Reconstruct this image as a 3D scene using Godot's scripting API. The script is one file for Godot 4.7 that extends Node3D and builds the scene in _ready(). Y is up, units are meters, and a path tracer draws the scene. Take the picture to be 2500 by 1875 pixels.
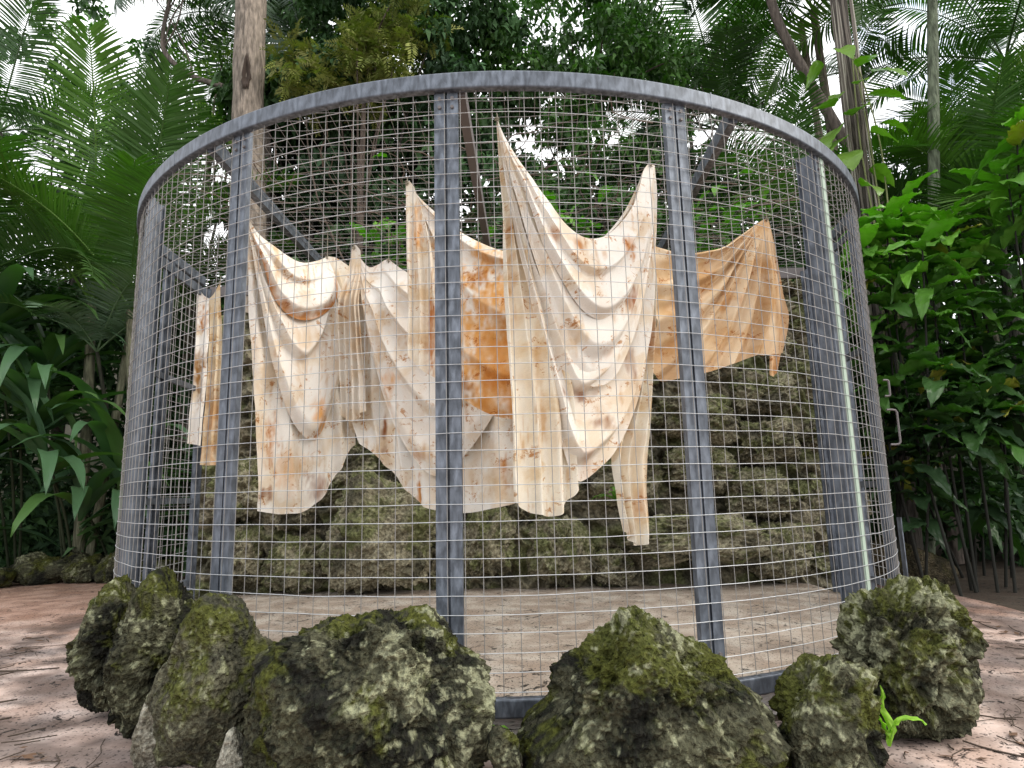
extends Node3D
# A half-round wire cage against a coral-rock wall in a tropical garden, stained sheets hung under its wire roof, pitted boulders round its foot.

class Acc:
	var v := PackedVector3Array()
	var n := PackedVector3Array()
	var c := PackedColorArray()
	var uv := PackedVector2Array()
	var ix := PackedInt32Array()

	# a sheet of nu x nv points; its face looks along du x dv, or the other way when flipped
	func grid(P: PackedVector3Array, nu: int, nv: int, wrap := false, flip := false, C = null, U = null) -> void:
		var base := v.size()
		var mid := (P[0] + P[P.size() / 2]) * 0.5
		for i in nu:
			var ia := (i - 1 + nu) % nu if wrap else maxi(i - 1, 0)
			var ib := (i + 1) % nu if wrap else mini(i + 1, nu - 1)
			for j in nv:
				var k := i * nv + j
				var du := P[ib * nv + j] - P[ia * nv + j]
				var dv := P[i * nv + mini(j + 1, nv - 1)] - P[i * nv + maxi(j - 1, 0)]
				var m := du.cross(dv)
				if m.length_squared() < 1e-16:
					m = (P[k] - mid) * (-1.0 if flip else 1.0)
				m = m.normalized()
				v.append(P[k])
				n.append(-m if flip else m)
				c.append(C[k] if C != null else Color.WHITE)
				uv.append(U[k] if U != null else Vector2(float(i) / nu, float(j) / nv))
		for i in (nu if wrap else nu - 1):
			var i2 := (i + 1) % nu
			for j in nv - 1:
				var a := base + i * nv + j
				var b := base + i * nv + j + 1
				var d := base + i2 * nv + j
				var e := d + 1
				if flip:
					ix.append_array([a, d, b, b, d, e])
				else:
					ix.append_array([a, b, d, b, e, d])

	func tri(a: Vector3, b: Vector3, d: Vector3, col := Color.WHITE) -> void:
		var k := v.size()
		var m := (d - a).cross(b - a).normalized()
		v.append_array([a, b, d])
		n.append_array([m, m, m])
		c.append_array([col, col, col])
		uv.append_array([Vector2(0, 0), Vector2(1, 0), Vector2(0, 1)])
		ix.append_array([k, k + 1, k + 2])

	func quad(a: Vector3, b: Vector3, d: Vector3, e: Vector3, col := Color.WHITE) -> void:
		tri(a, b, d, col)
		tri(a, d, e, col)

	# a box with its own axes (half sizes along them), each face flat
	func box(at: Vector3, ex: Vector3, ey: Vector3, ez: Vector3, col := Color.WHITE) -> void:
		for s in [[ex, ey, ez], [ey, ez, ex], [ez, ex, ey]]:
			for w in [1.0, -1.0]:
				var a: Vector3 = at + s[2] * w
				var p: Vector3 = s[0]
				var q: Vector3 = s[1] * w
				quad(a - p - q, a - p + q, a + p + q, a + p - q, col)

	func tube(pts: PackedVector3Array, rad: PackedFloat32Array, sides := 6, col := Color.WHITE, closed := true) -> void:
		var P := PackedVector3Array()
		var t0 := (pts[1] - pts[0]).normalized()
		var side := t0.cross(Vector3.UP if absf(t0.y) < 0.9 else Vector3.RIGHT).normalized()
		for i in pts.size():
			var t := (pts[mini(i + 1, pts.size() - 1)] - pts[maxi(i - 1, 0)]).normalized()
			side = (side - t * side.dot(t)).normalized()
			var up := t.cross(side)
			for k in sides + 1:
				var a := TAU * k / sides
				P.append(pts[i] + (side * cos(a) + up * sin(a)) * rad[i])
		var C := PackedColorArray()
		C.resize(P.size())
		C.fill(col)
		var U := PackedVector2Array()
		for i in pts.size():
			for k in sides + 1:
				U.append(Vector2(float(k) / sides, i * 0.5))
		grid(P, pts.size(), sides + 1, false, true, C, U)

	func mesh() -> ArrayMesh:
		var a := []
		a.resize(Mesh.ARRAY_MAX)
		a[Mesh.ARRAY_VERTEX] = v
		a[Mesh.ARRAY_NORMAL] = n
		a[Mesh.ARRAY_COLOR] = c
		a[Mesh.ARRAY_TEX_UV] = uv
		a[Mesh.ARRAY_INDEX] = ix
		var m := ArrayMesh.new()
		m.add_surface_from_arrays(Mesh.PRIMITIVE_TRIANGLES, a)
		return m

var used := {}
var M := {}
var rng := RandomNumberGenerator.new()

# ---------------------------------------------------------------- names and nodes
func numbered(called: String, parent: Node) -> String:
	var key := "%d/%s" % [parent.get_instance_id(), called]
	var k: int = used.get(key, 0)
	used[key] = k + 1
	return called if k == 0 else "%s_%03d" % [called, k]

func tag(o: Node, label := "", category := "", group := "", kind := "") -> Node:
	if label: o.set_meta("label", label)
	if category: o.set_meta("category", category)
	if group: o.set_meta("group", group)
	if kind: o.set_meta("kind", kind)
	return o

func thing(called: String, label: String, category: String, at := Vector3.ZERO, group := "") -> Node3D:
	var o := Node3D.new()
	o.name = numbered(called, self)
	add_child(o, true)
	o.position = at
	tag(o, label, category, group)
	return o

func obj(called: String, m: Mesh, mat: Material, parent: Node = self, xf := Transform3D()) -> MeshInstance3D:
	var o := MeshInstance3D.new()
	o.name = numbered(called, parent)
	o.mesh = m
	o.material_override = mat
	o.transform = xf
	parent.add_child(o, true)
	return o

func many(called: String, m: Mesh, mat: Material, xs: Array, cs: Array, parent: Node = self) -> MultiMeshInstance3D:
	var mm := MultiMesh.new()
	mm.transform_format = MultiMesh.TRANSFORM_3D
	mm.use_colors = true
	mm.instance_count = xs.size()
	mm.mesh = m
	for i in xs.size():
		mm.set_instance_transform(i, xs[i])
		mm.set_instance_color(i, cs[i])
	var o := MultiMeshInstance3D.new()
	o.name = numbered(called, parent)
	o.multimesh = mm
	o.material_override = mat
	o.set_meta("kind", "stuff")
	parent.add_child(o, true)
	return o

# ---------------------------------------------------------------- noise and textures
func noise(seed_: int, wavelength: float, octaves := 4, kind := FastNoiseLite.TYPE_SIMPLEX_SMOOTH, fractal := FastNoiseLite.FRACTAL_FBM) -> FastNoiseLite:
	var f := FastNoiseLite.new()
	f.seed = seed_
	f.noise_type = kind
	f.frequency = 1.0 / wavelength
	f.fractal_type = fractal if octaves > 1 else FastNoiseLite.FRACTAL_NONE
	f.fractal_octaves = octaves
	if kind == FastNoiseLite.TYPE_CELLULAR:
		f.cellular_return_type = FastNoiseLite.RETURN_DISTANCE
		f.cellular_jitter = 1.0
	return f

func warped(f: FastNoiseLite, amp: float, wavelength: float) -> FastNoiseLite:
	f.domain_warp_enabled = true
	f.domain_warp_amplitude = amp
	f.domain_warp_frequency = 1.0 / wavelength
	f.domain_warp_fractal_octaves = 3
	return f

func raster(f: FastNoiseLite, size: int) -> PackedByteArray:
	var im := f.get_seamless_image(size, size, false, false, 0.12)
	im.convert(Image.FORMAT_L8)
	return im.get_data()

func from_bytes(d: PackedByteArray, size: int, format := Image.FORMAT_RGB8) -> ImageTexture:
	return ImageTexture.create_from_image(Image.create_from_data(size, size, false, format, d))

func ss(a: float, b: float, x: float) -> float:
	return smoothstep(a, b, x)

func material(rough: float, tint := Color.WHITE) -> StandardMaterial3D:
	var m := StandardMaterial3D.new()
	m.vertex_color_use_as_albedo = true
	m.albedo_color = tint
	m.roughness = rough
	m.metallic_specular = 0.4
	return m

func leaf_material(rough: float, through: float, tint := Color(0.75, 1.0, 0.35)) -> StandardMaterial3D:
	var m := material(rough)
	m.backlight_enabled = true
	m.backlight = Color(tint.r * through, tint.g * through, tint.b * through)
	return m

func lin(r: float, g: float, b: float) -> Color:
	return Color(r, g, b)

func make_materials() -> void:
	# rock: grain and pits on top of the modelled relief
	var s := 512
	var a := raster(noise(11, 26, 5), s)
	var b := raster(warped(noise(12, 20, 3, FastNoiseLite.TYPE_CELLULAR), 18, 40), s)
	var d := PackedByteArray()
	var hgt := PackedByteArray()
	d.resize(s * s * 3)
	hgt.resize(s * s)
	for i in s * s:
		var k := clampf(0.45 + 0.75 * (a[i] / 255.0), 0, 1)
		d[i * 3] = int(255 * k)
		d[i * 3 + 1] = int(255 * k)
		d[i * 3 + 2] = int(250 * k)
		hgt[i] = int(clampf(0.45 * a[i] + 0.55 * b[i], 0, 255))
	var rock := material(0.95)
	rock.albedo_texture = from_bytes(d, s)
	rock.heightmap_enabled = true
	rock.heightmap_texture = from_bytes(hgt, s, Image.FORMAT_L8)
	rock.heightmap_scale = 4.5
	rock.uv1_triplanar = true
	rock.uv1_world_triplanar = true
	rock.uv1_scale = Vector3.ONE * 1.7
	rock.metallic_specular = 0.25
	M.rock = rock
	var wr: StandardMaterial3D = rock.duplicate()
	wr.heightmap_scale = 2.5
	wr.uv1_scale = Vector3.ONE * 1.0
	M.wall_rock = wr
	# galvanised steel: mottled zinc with streaks
	var z := raster(warped(noise(21, 60, 5), 30, 60), s)
	for i in s * s:
		var k := clampf(0.62 + 0.5 * (z[i] / 255.0 - 0.25), 0, 1)
		d[i * 3] = int(255 * k)
		d[i * 3 + 1] = int(255 * k)
		d[i * 3 + 2] = int(255 * k)
	var steel := material(0.5, Color(0.50, 0.53, 0.575))
	steel.albedo_texture = from_bytes(d, s)
	steel.uv1_triplanar = true
	steel.uv1_world_triplanar = true
	steel.uv1_scale = Vector3(2.2, 0.7, 2.2)
	steel.metallic = 0.35
	M.steel = steel
	M.wire = material(0.4, Color(0.76, 0.77, 0.78))
	M.wire.metallic = 0.4
	M.rusty_wire = material(0.55, Color(0.55, 0.54, 0.53))
	M.rusty_wire.metallic = 0.3
	M.bar = material(0.6, Color(0.42, 0.40, 0.40))
	# flagged concrete: pinkish, blotched, with fissures and small debris
	s = 1024
	var w1 := raster(warped(noise(31, 190, 5), 60, 120), s)
	var w2 := raster(warped(noise(32, 120, 3, FastNoiseLite.TYPE_SIMPLEX, FastNoiseLite.FRACTAL_RIDGED), 70, 90), s)
	var w3 := raster(noise(33, 14, 4), s)
	var w4 := raster(warped(noise(34, 300, 3), 80, 150), s)
	var hp := PackedByteArray()
	d.resize(s * s * 3)
	hp.resize(s * s)
	for i in s * s:
		var q := w1[i] / 255.0
		var fiss := ss(0.77, 0.86, w2[i] / 255.0) * ss(0.38, 0.55, w4[i] / 255.0)
		var g := w3[i] / 255.0
		var speck := ss(0.68, 0.76, g)
		var dirt := ss(0.55, 0.85, w4[i] / 255.0 * 0.6 + q * 0.4)
		var k := 0.86 + 0.14 * ss(0.3, 0.7, q) + 0.10 * (g - 0.5)
		k *= 1.0 - 0.72 * fiss
		k *= 1.0 - 0.5 * speck
		k *= 1.0 - 0.12 * dirt
		d[i * 3] = int(clampf(255 * k, 0, 255))
		d[i * 3 + 1] = int(clampf(255 * k * (0.93 + 0.07 * q), 0, 255))
		d[i * 3 + 2] = int(clampf(255 * k * (0.88 + 0.12 * q), 0, 255))
		hp[i] = int(clampf(255 * (0.55 * q + 0.12 * g + 0.25 - 0.5 * fiss), 0, 255))
	var path := material(0.75)
	path.albedo_texture = from_bytes(d, s)
	path.heightmap_enabled = true
	path.heightmap_texture = from_bytes(hp, s, Image.FORMAT_L8)
	path.heightmap_scale = 1.6
	M.path = path
	M.soil = material(0.95)
	M.soil.albedo_texture = path.albedo_texture
	# cotton sheets: cream, tea-coloured washes, rust threads and squiggles
	s = 768
	var c1 := raster(warped(noise(41, 210, 4), 90, 140), s)
	var c2 := raster(warped(noise(42, 70, 2, FastNoiseLite.TYPE_SIMPLEX_SMOOTH, FastNoiseLite.FRACTAL_RIDGED), 60, 60), s)
	var c3 := raster(warped(noise(43, 130, 3), 50, 90), s)
	var c4 := raster(noise(44, 5, 2), s)
	var c5 := raster(warped(noise(45, 40, 3), 30, 40), s)
	for pass_ in 2:
		var dd := PackedByteArray()
		dd.resize(s * s * 3)
		for i in s * s:
			var wash := ss(0.45, 0.85, c1[i] / 255.0)
			var line := ss(0.84, 0.93, c2[i] / 255.0) * ss(0.50, 0.60, c3[i] / 255.0)
			var blot := ss(0.74, 0.84, c5[i] / 255.0) * ss(0.55, 0.70, c3[i] / 255.0)
			var weave := 0.97 + 0.06 * (c4[i] / 255.0 - 0.5)
			var col := Color(0.955, 0.945, 0.93).lerp(Color(0.87, 0.77, 0.63), wash * (0.45 if pass_ == 0 else 0.7))
			col = col.lerp(Color(0.66, 0.42, 0.22), clampf(line * 0.75 + blot * 0.55, 0, 0.85))
			col *= weave
			dd[i * 3] = int(clampf(255 * col.r, 0, 255))
			dd[i * 3 + 1] = int(clampf(255 * col.g, 0, 255))
			dd[i * 3 + 2] = int(clampf(255 * col.b, 0, 255))
		var cl := material(0.85)
		cl.albedo_texture = from_bytes(dd, s)
		cl.backlight_enabled = true
		cl.backlight = Color(0.42, 0.40, 0.36)
		cl.metallic_specular = 0.2
		M["cloth%d" % pass_] = cl
	# bark
	s = 256
	var k1 := raster(noise(51, 40, 5), s)
	d.resize(s * s * 3)
	var hb := PackedByteArray()
	hb.resize(s * s)
	for i in s * s:
		var k := clampf(0.5 + 0.7 * k1[i] / 255.0, 0, 1)
		for q in 3:
			d[i * 3 + q] = int(255 * k)
		hb[i] = k1[i]
	var bark := material(0.9)
	bark.albedo_texture = from_bytes(d, s)
	bark.heightmap_enabled = true
	bark.heightmap_texture = from_bytes(hb, s, Image.FORMAT_L8)
	bark.heightmap_scale = 3.0
	bark.uv1_triplanar = true
	bark.uv1_world_triplanar = true
	bark.uv1_scale = Vector3(2.4, 0.45, 2.4)
	M.bark = bark
	M.leaf = leaf_material(0.42, 0.75)
	M.dull_leaf = leaf_material(0.65, 0.6)
	M.dull_leaf.metallic_specular = 0.22
	M.gloss_leaf = leaf_material(0.3, 0.8)
	M.twig = material(0.9)
	M.plaster = material(0.8, Color(0.86, 0.83, 0.76))

# ---------------------------------------------------------------- the cage
const CX := -0.274
const CZ := -7.485
const RAD := 3.8
const ARC := 65.0

func cage_path(off: float, step_deg := 1.0) -> Array:   # points in plan and outward directions, left end to right end
	var pts := []
	var outs := []
	var la := deg_to_rad(-ARC)
	var left_end := Vector2(-3.82, -7.25)
	var right_end := Vector2(3.32, -7.3)
	var a0 := Vector2(CX + RAD * sin(la), CZ + RAD * cos(la))
	var a1 := Vector2(CX - RAD * sin(la), CZ + RAD * cos(la))
	var nl := Vector2((a0 - left_end).y, -(a0 - left_end).x).normalized()
	if nl.x > 0: nl = -nl
	var nr := Vector2((a1 - right_end).y, -(a1 - right_end).x).normalized()
	if nr.x < 0: nr = -nr
	for i in 8:
		var p := left_end.lerp(a0, i / 8.0)
		pts.append(Vector3(p.x + nl.x * off, 0, p.y + nl.y * off))
		outs.append(Vector3(nl.x, 0, nl.y))
	var n := int(2 * ARC / step_deg)
	for i in n + 1:
		var t := deg_to_rad(-ARC + 2 * ARC * i / n)
		var o := Vector3(sin(t), 0, cos(t))
		pts.append(Vector3(CX, 0, CZ) + o * (RAD + off))
		outs.append(o)
	for i in range(1, 9):
		var p := a1.lerp(right_end, i / 8.0)
		pts.append(Vector3(p.x + nr.x * off, 0, p.y + nr.y * off))
		outs.append(Vector3(nr.x, 0, nr.y))
	return [pts, outs]

func sweep_ring(y: float, half_h: float, half_w: float, bevel: float) -> ArrayMesh:
	var path := cage_path(0.0, 1.0)
	var prof := PackedVector2Array()
	for q in [[1, 1], [-1, 1], [-1, -1], [1, -1]]:
		var c := Vector2(q[0] * (half_w - bevel), q[1] * (half_h - bevel))
		var a0 := atan2(q[1], q[0]) - PI / 4
		for k in 4:
			var t := a0 + PI / 2 * k / 3.0
			prof.append(c + Vector2(cos(t), sin(t)) * bevel)
	prof.append(prof[0])
	var acc := Acc.new()
	# each side its own strip, so that flat sides stay flat; the bevel strips round the edges
	for k in prof.size() - 1:
		var P := PackedVector3Array()
		for i in path[0].size():
			for q in [prof[k], prof[k + 1]]:
				P.append(path[0][i] + path[1][i] * q.x + Vector3(0, y + q.y, 0))
		acc.grid(P, path[0].size(), 2, false, true)
	return acc.mesh()

func post_mesh(h: float, w := 0.15, depth := 0.07) -> ArrayMesh:   # two angles back to back round a groove; outward is +z
	var acc := Acc.new()
	var hw := (w - 0.014) / 4.0
	for s in [-1.0, 1.0]:
		acc.box(Vector3(s * (0.007 + hw), h / 2, -0.004), Vector3(hw, 0, 0), Vector3(0, h / 2, 0), Vector3(0, 0, 0.004))
		acc.box(Vector3(s * (0.007 + 0.004), h / 2, -0.008 - depth / 2), Vector3(0.004, 0, 0), Vector3(0, h / 2, 0), Vector3(0, 0, depth / 2))
		acc.box(Vector3(s * (w / 2 - 0.004), h / 2, -0.008 - depth / 4), Vector3(0.004, 0, 0), Vector3(0, h / 2, 0), Vector3(0, 0, depth / 4))
	acc.box(Vector3(0, h / 2, -0.03), Vector3(0.0068, 0, 0), Vector3(0, h / 2 - 0.01, 0), Vector3(0, 0, 0.004))
	return acc.mesh()

func bar_between(a: Vector3, b: Vector3, w: float, h: float, up := Vector3.UP) -> ArrayMesh:
	var acc := Acc.new()
	var t := (b - a).normalized()
	var s := t.cross(up).normalized()
	var u := s.cross(t)
	acc.box((a + b) / 2, t * (a.distance_to(b) / 2), u * (h / 2), s * (w / 2))
	return acc.mesh()

func build_cage() -> void:
	var cage := thing("wire_cage", "large half-round grey steel cage with square wire mesh and wire roof", "cage", Vector3.ZERO)
	obj("top_rail", sweep_ring(3.86, 0.057, 0.03, 0.012), M.steel, cage)
	obj("bottom_rail", sweep_ring(0.168, 0.05, 0.03, 0.012), M.steel, cage)
	var pm := post_mesh(3.6)
	var posts := []
	for deg in [-49.5, -26.2, -2.9, 20.0, 43.0, 63.5, -63.5]:
		var t := deg_to_rad(deg)
		var o := Vector3(sin(t), 0, cos(t))
		posts.append(obj("post", pm, M.steel, cage, Transform3D(Basis(Vector3.UP, t), Vector3(CX, 0.21, CZ) + o * (RAD - 0.012))))
	for q in [[-50.6, 0.12], [41.9, 0.12]]:
		var t := deg_to_rad(q[0])
		var out := Vector3(sin(t), 0, cos(t))
		var side := Vector3(cos(t), 0, -sin(t))
		var jm := Acc.new()
		jm.box(Vector3.ZERO, side * 0.005, Vector3(0, 1.81, 0), out * (q[1] / 2))
		for k in [-1.0, 1.0]: jm.box(out * k * (q[1] / 2 - 0.004) + side * 0.017 * signf(-q[0]), side * 0.012, Vector3(0, 1.808, 0), out * 0.004)
		obj("jamb", jm.mesh(), M.steel, cage, Transform3D(Basis(), Vector3(CX, 2.01, CZ) + out * (RAD - 0.03 - q[1] / 2)))
	# the strip of pale paint on one post's edge
	var t3 := deg_to_rad(43.0)
	var strip := Acc.new()
	strip.box(Vector3(0.02, 1.8, 0.006), Vector3(0.026, 0, 0), Vector3(0, 1.78, 0), Vector3(0, 0, 0.0035), Color(0.34, 0.42, 0.35))
	strip.box(Vector3(-0.022, 1.8, 0.004), Vector3(0.003, 0, 0), Vector3(0, 1.78, 0), Vector3(0, 0, 0.004), Color(0.34, 0.42, 0.35))
	tag(obj("cover_strip", strip.mesh(), M.pale_paint, cage, Transform3D(Basis(Vector3.UP, t3), Vector3(CX + sin(t3) * (RAD - 0.012), 0.22, CZ + cos(t3) * (RAD - 0.012)))), "pale green painted strip up the right-hand post")
	for p in [[Vector3(-3.8, 0.17, -7.25), -1.4], [Vector3(3.3, 0.17, -7.3), 1.4], [Vector3(3.24, 0.17, -6.5), 1.45], [Vector3(-3.74, 0.17, -6.35), -1.45]]:
		obj("post", pm, M.steel, cage, Transform3D(Basis(Vector3.UP, p[1]), p[0]))
	# door frames in the two flat ends
	for y in [3.7, 2.55, 1.3, 0.42]:
		obj("door_rail", bar_between(Vector3(-3.66, y, -5.95), Vector3(-3.78, y, -7.2), 0.03, 0.1 if y > 3 else 0.06), M.steel, cage)
		obj("door_rail", bar_between(Vector3(3.16, y, -6.0), Vector3(3.28, y, -7.25), 0.03, 0.06), M.steel, cage)
	var seam := Acc.new()
	seam.box(Vector3.ZERO, Vector3(0.004, 0, 0), Vector3(0, 0.0585, 0), Vector3(0, 0, 0.0315))
	var seam_mesh := seam.mesh()
	for deg in [-38.0, 2.5, 24.0, 51.0]:
		var t := deg_to_rad(deg)
		obj("weld_seam", seam_mesh, M.steel, cage, Transform3D(Basis(Vector3.UP, t), Vector3(CX + sin(t) * RAD, 3.86, CZ + cos(t) * RAD)))
	var bolt := CylinderMesh.new()
	bolt.top_radius = 0.011
	bolt.bottom_radius = 0.013
	bolt.height = 0.014
	bolt.radial_segments = 6
	bolt.rings = 1
	for p in posts.slice(0, 5):
		for y in [0.09, 0.15, 3.49, 3.55]:
			for sd in [-0.04, 0.04]:
				obj("bolt", bolt, M.bar, p, Transform3D(Basis(Vector3.RIGHT, PI / 2), Vector3(sd, y, 0.005)))
	# handles and the edge of the gate on the right
	for hd in [[1.78, 0.15], [2.12, 0.07]]:
		var hp := PackedVector3Array()
		var hr := PackedFloat32Array()
		for q in [[0, 1], [0.55, 1], [0.85, 0.97], [1, 0.85], [1, 0.4], [1, -0.4], [1, -0.85], [0.85, -0.97], [0.55, -1], [0, -1]]:
			hp.append(Vector3(3.09 + 0.085 * q[0] * (1.0 if hd[1] > 0.1 else 0.55), hd[0] + hd[1] * q[1], -5.62))
			hr.append(0.009)
		var hm := Acc.new()
		hm.tube(hp, hr, 8)
		obj("door_handle", hm.mesh(), M.bar, cage)
	var lip := Acc.new()
	lip.box(Vector3(3.085, 0.72, -5.62), Vector3(0.004, 0, 0), Vector3(0, 0.3, 0), Vector3(0, 0, 0.03))
	obj("gate_stop", lip.mesh(), M.steel, cage)
	# rafters and the back beam
	for x in [-2.24, -0.375, 1.47]:
		var zf: float = CZ + sqrt(RAD * RAD - (x - CX) * (x - CX)) - 0.03
		obj("rafter", bar_between(Vector3(x, 3.84, zf), Vector3(x, 3.83, -7.55), 0.06, 0.11), M.bar if x > -1 and x < 1 else M.steel, cage)
	obj("back_beam", bar_between(Vector3(-3.8, 3.78, -7.4), Vector3(3.3, 3.78, -7.4), 0.05, 0.12), M.bar, cage)
	# the wire mesh: every wire by itself
	var wob := noise(61, 0.6, 2)
	var vw := Acc.new()
	for i in 3:
		var pts := PackedVector3Array()
		var rr := PackedFloat32Array()
		for k in 2:
			pts.append(Vector3(0, 0.2 + 3.62 * k, 0))
			rr.append(0.0024)
		if i == 0:
			vw.tube(pts, rr, 5)
	var vmesh := vw.mesh()
	var flat := cage_path(-0.002, 1.0)
	var nverts := int(RAD * deg_to_rad(2 * ARC) / 0.1)
	for i in nverts + 1:
		var t := deg_to_rad(-ARC + 2 * ARC * i / nverts)
		obj("vertical_wire", vmesh, M.rusty_wire, cage, Transform3D(Basis(Vector3(cos(t), 0, sin(t)), rng.randf_range(-0.0012, 0.0012)), Vector3(CX + sin(t) * (RAD - 0.002), 0, CZ + cos(t) * (RAD - 0.002))))
	for i in range(1, 14):
		obj("vertical_wire", vmesh, M.rusty_wire, cage, Transform3D(Basis(), Vector3(lerpf(-3.72, -3.82, i / 14.0), 0, lerpf(-5.88, -7.25, i / 14.0))))
		obj("vertical_wire", vmesh, M.rusty_wire, cage, Transform3D(Basis(), Vector3(lerpf(3.17, 3.32, i / 14.0), 0, lerpf(-5.88, -7.3, i / 14.0))))
	var ring := cage_path(0.003, 1.5)
	for j in 36:
		var y := 0.245 + j * 0.1
		var pts := PackedVector3Array()
		var rr := PackedFloat32Array()
		for i in ring[0].size():
			var p: Vector3 = ring[0][i]
			pts.append(p + Vector3(0, y + wob.get_noise_3d(p.x, y * 7.0, p.z) * 0.006, 0))
			rr.append(0.0024)
		var h := Acc.new()
		h.tube(pts, rr, 5)
		obj("horizontal_wire", h.mesh(), M.wire, cage)
	for i in 69:
		var x := -3.6 + i * 0.1
		var zf: float = CZ + sqrt(maxf(0.0, RAD * RAD - (x - CX) * (x - CX)))
		if x < -3.7 or x > 3.15: continue
		var pts := PackedVector3Array()
		var rr := PackedFloat32Array()
		for k in 13:
			var z := lerpf(zf - 0.02, -7.5, k / 12.0)
			pts.append(Vector3(x + wob.get_noise_2d(z, x * 9) * 0.01, 3.885 - 0.05 * sin(PI * k / 12.0) + wob.get_noise_2d(x * 3, z) * 0.015, z))
			rr.append(0.0021)
		var h := Acc.new()
		h.tube(pts, rr, 5)
		obj("roof_wire", h.mesh(), M.rusty_wire, cage)
	for i in 37:
		var z := -7.45 + i * 0.1
		var q := RAD * RAD - (z - CZ) * (z - CZ)
		var hw := sqrt(maxf(0.05, q)) - 0.02
		var x0 := maxf(CX - hw, -3.78)
		var x1 := minf(CX + hw, 3.25)
		var pts := PackedVector3Array()
		var rr := PackedFloat32Array()
		for k in 21:
			var x := lerpf(x0, x1, k / 20.0)
			pts.append(Vector3(x, 3.882 - 0.05 * sin(PI * k / 20.0) + wob.get_noise_2d(x * 3, z) * 0.015, z + wob.get_noise_2d(x, z * 9) * 0.01))
			rr.append(0.0021)
		var h := Acc.new()
		h.tube(pts, rr, 5)
		obj("roof_wire", h.mesh(), M.rusty_wire, cage)
	# dry vine stems that have grown over the roof
	var tw := Acc.new()
	for i in 150:
		var x := rng.randf_range(-3.4, 2.9)
		var z := rng.randf_range(-7.4, -5.0) if rng.randf() < 0.8 else rng.randf_range(-5.0, -4.2)
		if (x - CX) * (x - CX) + (z - CZ) * (z - CZ) > 13.0: continue
		var a := rng.randf() * TAU
		var pts := PackedVector3Array()
		var rr := PackedFloat32Array()
		var p := Vector3(x, 3.90, z)
		for k in 7:
			pts.append(p)
			rr.append(0.007 - 0.0008 * k)
			a += rng.randf_range(-0.7, 0.7)
			p += Vector3(cos(a) * 0.12, rng.randf_range(-0.02, 0.03), sin(a) * 0.12)
		tw.tube(pts, rr, 4, Color(0.13, 0.10, 0.08))
	tag(obj("dry_vine", tw.mesh(), M.twig, self), "tangle of dry brown vine stems lying on the cage's wire roof", "dry vine", "", "stuff")

# ---------------------------------------------------------------- rocks
func radial(outline: Array) -> PackedFloat32Array:   # outline (star-shaped about 0) sampled at 180 angles
	var by := []
	for q in outline:
		by.append([fposmod(atan2(q.y, q.x), TAU), q.length()])
	by.sort_custom(func(a, b): return a[0] < b[0])
	var raw := PackedFloat32Array()
	var n := by.size()
	for k in 180:
		var t := TAU * k / 180.0
		var i := 0
		while i < n and by[i][0] <= t: i += 1
		var p = by[(i - 1 + n) % n]
		var q = by[i % n]
		var span: float = fposmod(q[0] - p[0], TAU)
		var f: float = fposmod(t - p[0], TAU) / maxf(span, 1e-4)
		# straight chord between the two corners
		var A: Vector2 = Vector2.from_angle(p[0]) * p[1]
		var B: Vector2 = Vector2.from_angle(q[0]) * q[1]
		var dir := Vector2.from_angle(t)
		var den := dir.cross(B - A)
		var r: float = A.cross(B - A) / den if absf(den) > 1e-5 else lerpf(p[1], q[1], f)
		raw.append(clampf(r, minf(p[1], q[1]) * 0.8, maxf(p[1], q[1]) * 1.05))
	var out := PackedFloat32Array()
	for k in 180:
		var sum := 0.0
		for j in range(-4, 5): sum += raw[(k + j + 180) % 180]
		out.append(sum / 9.0)
	return out

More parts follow.
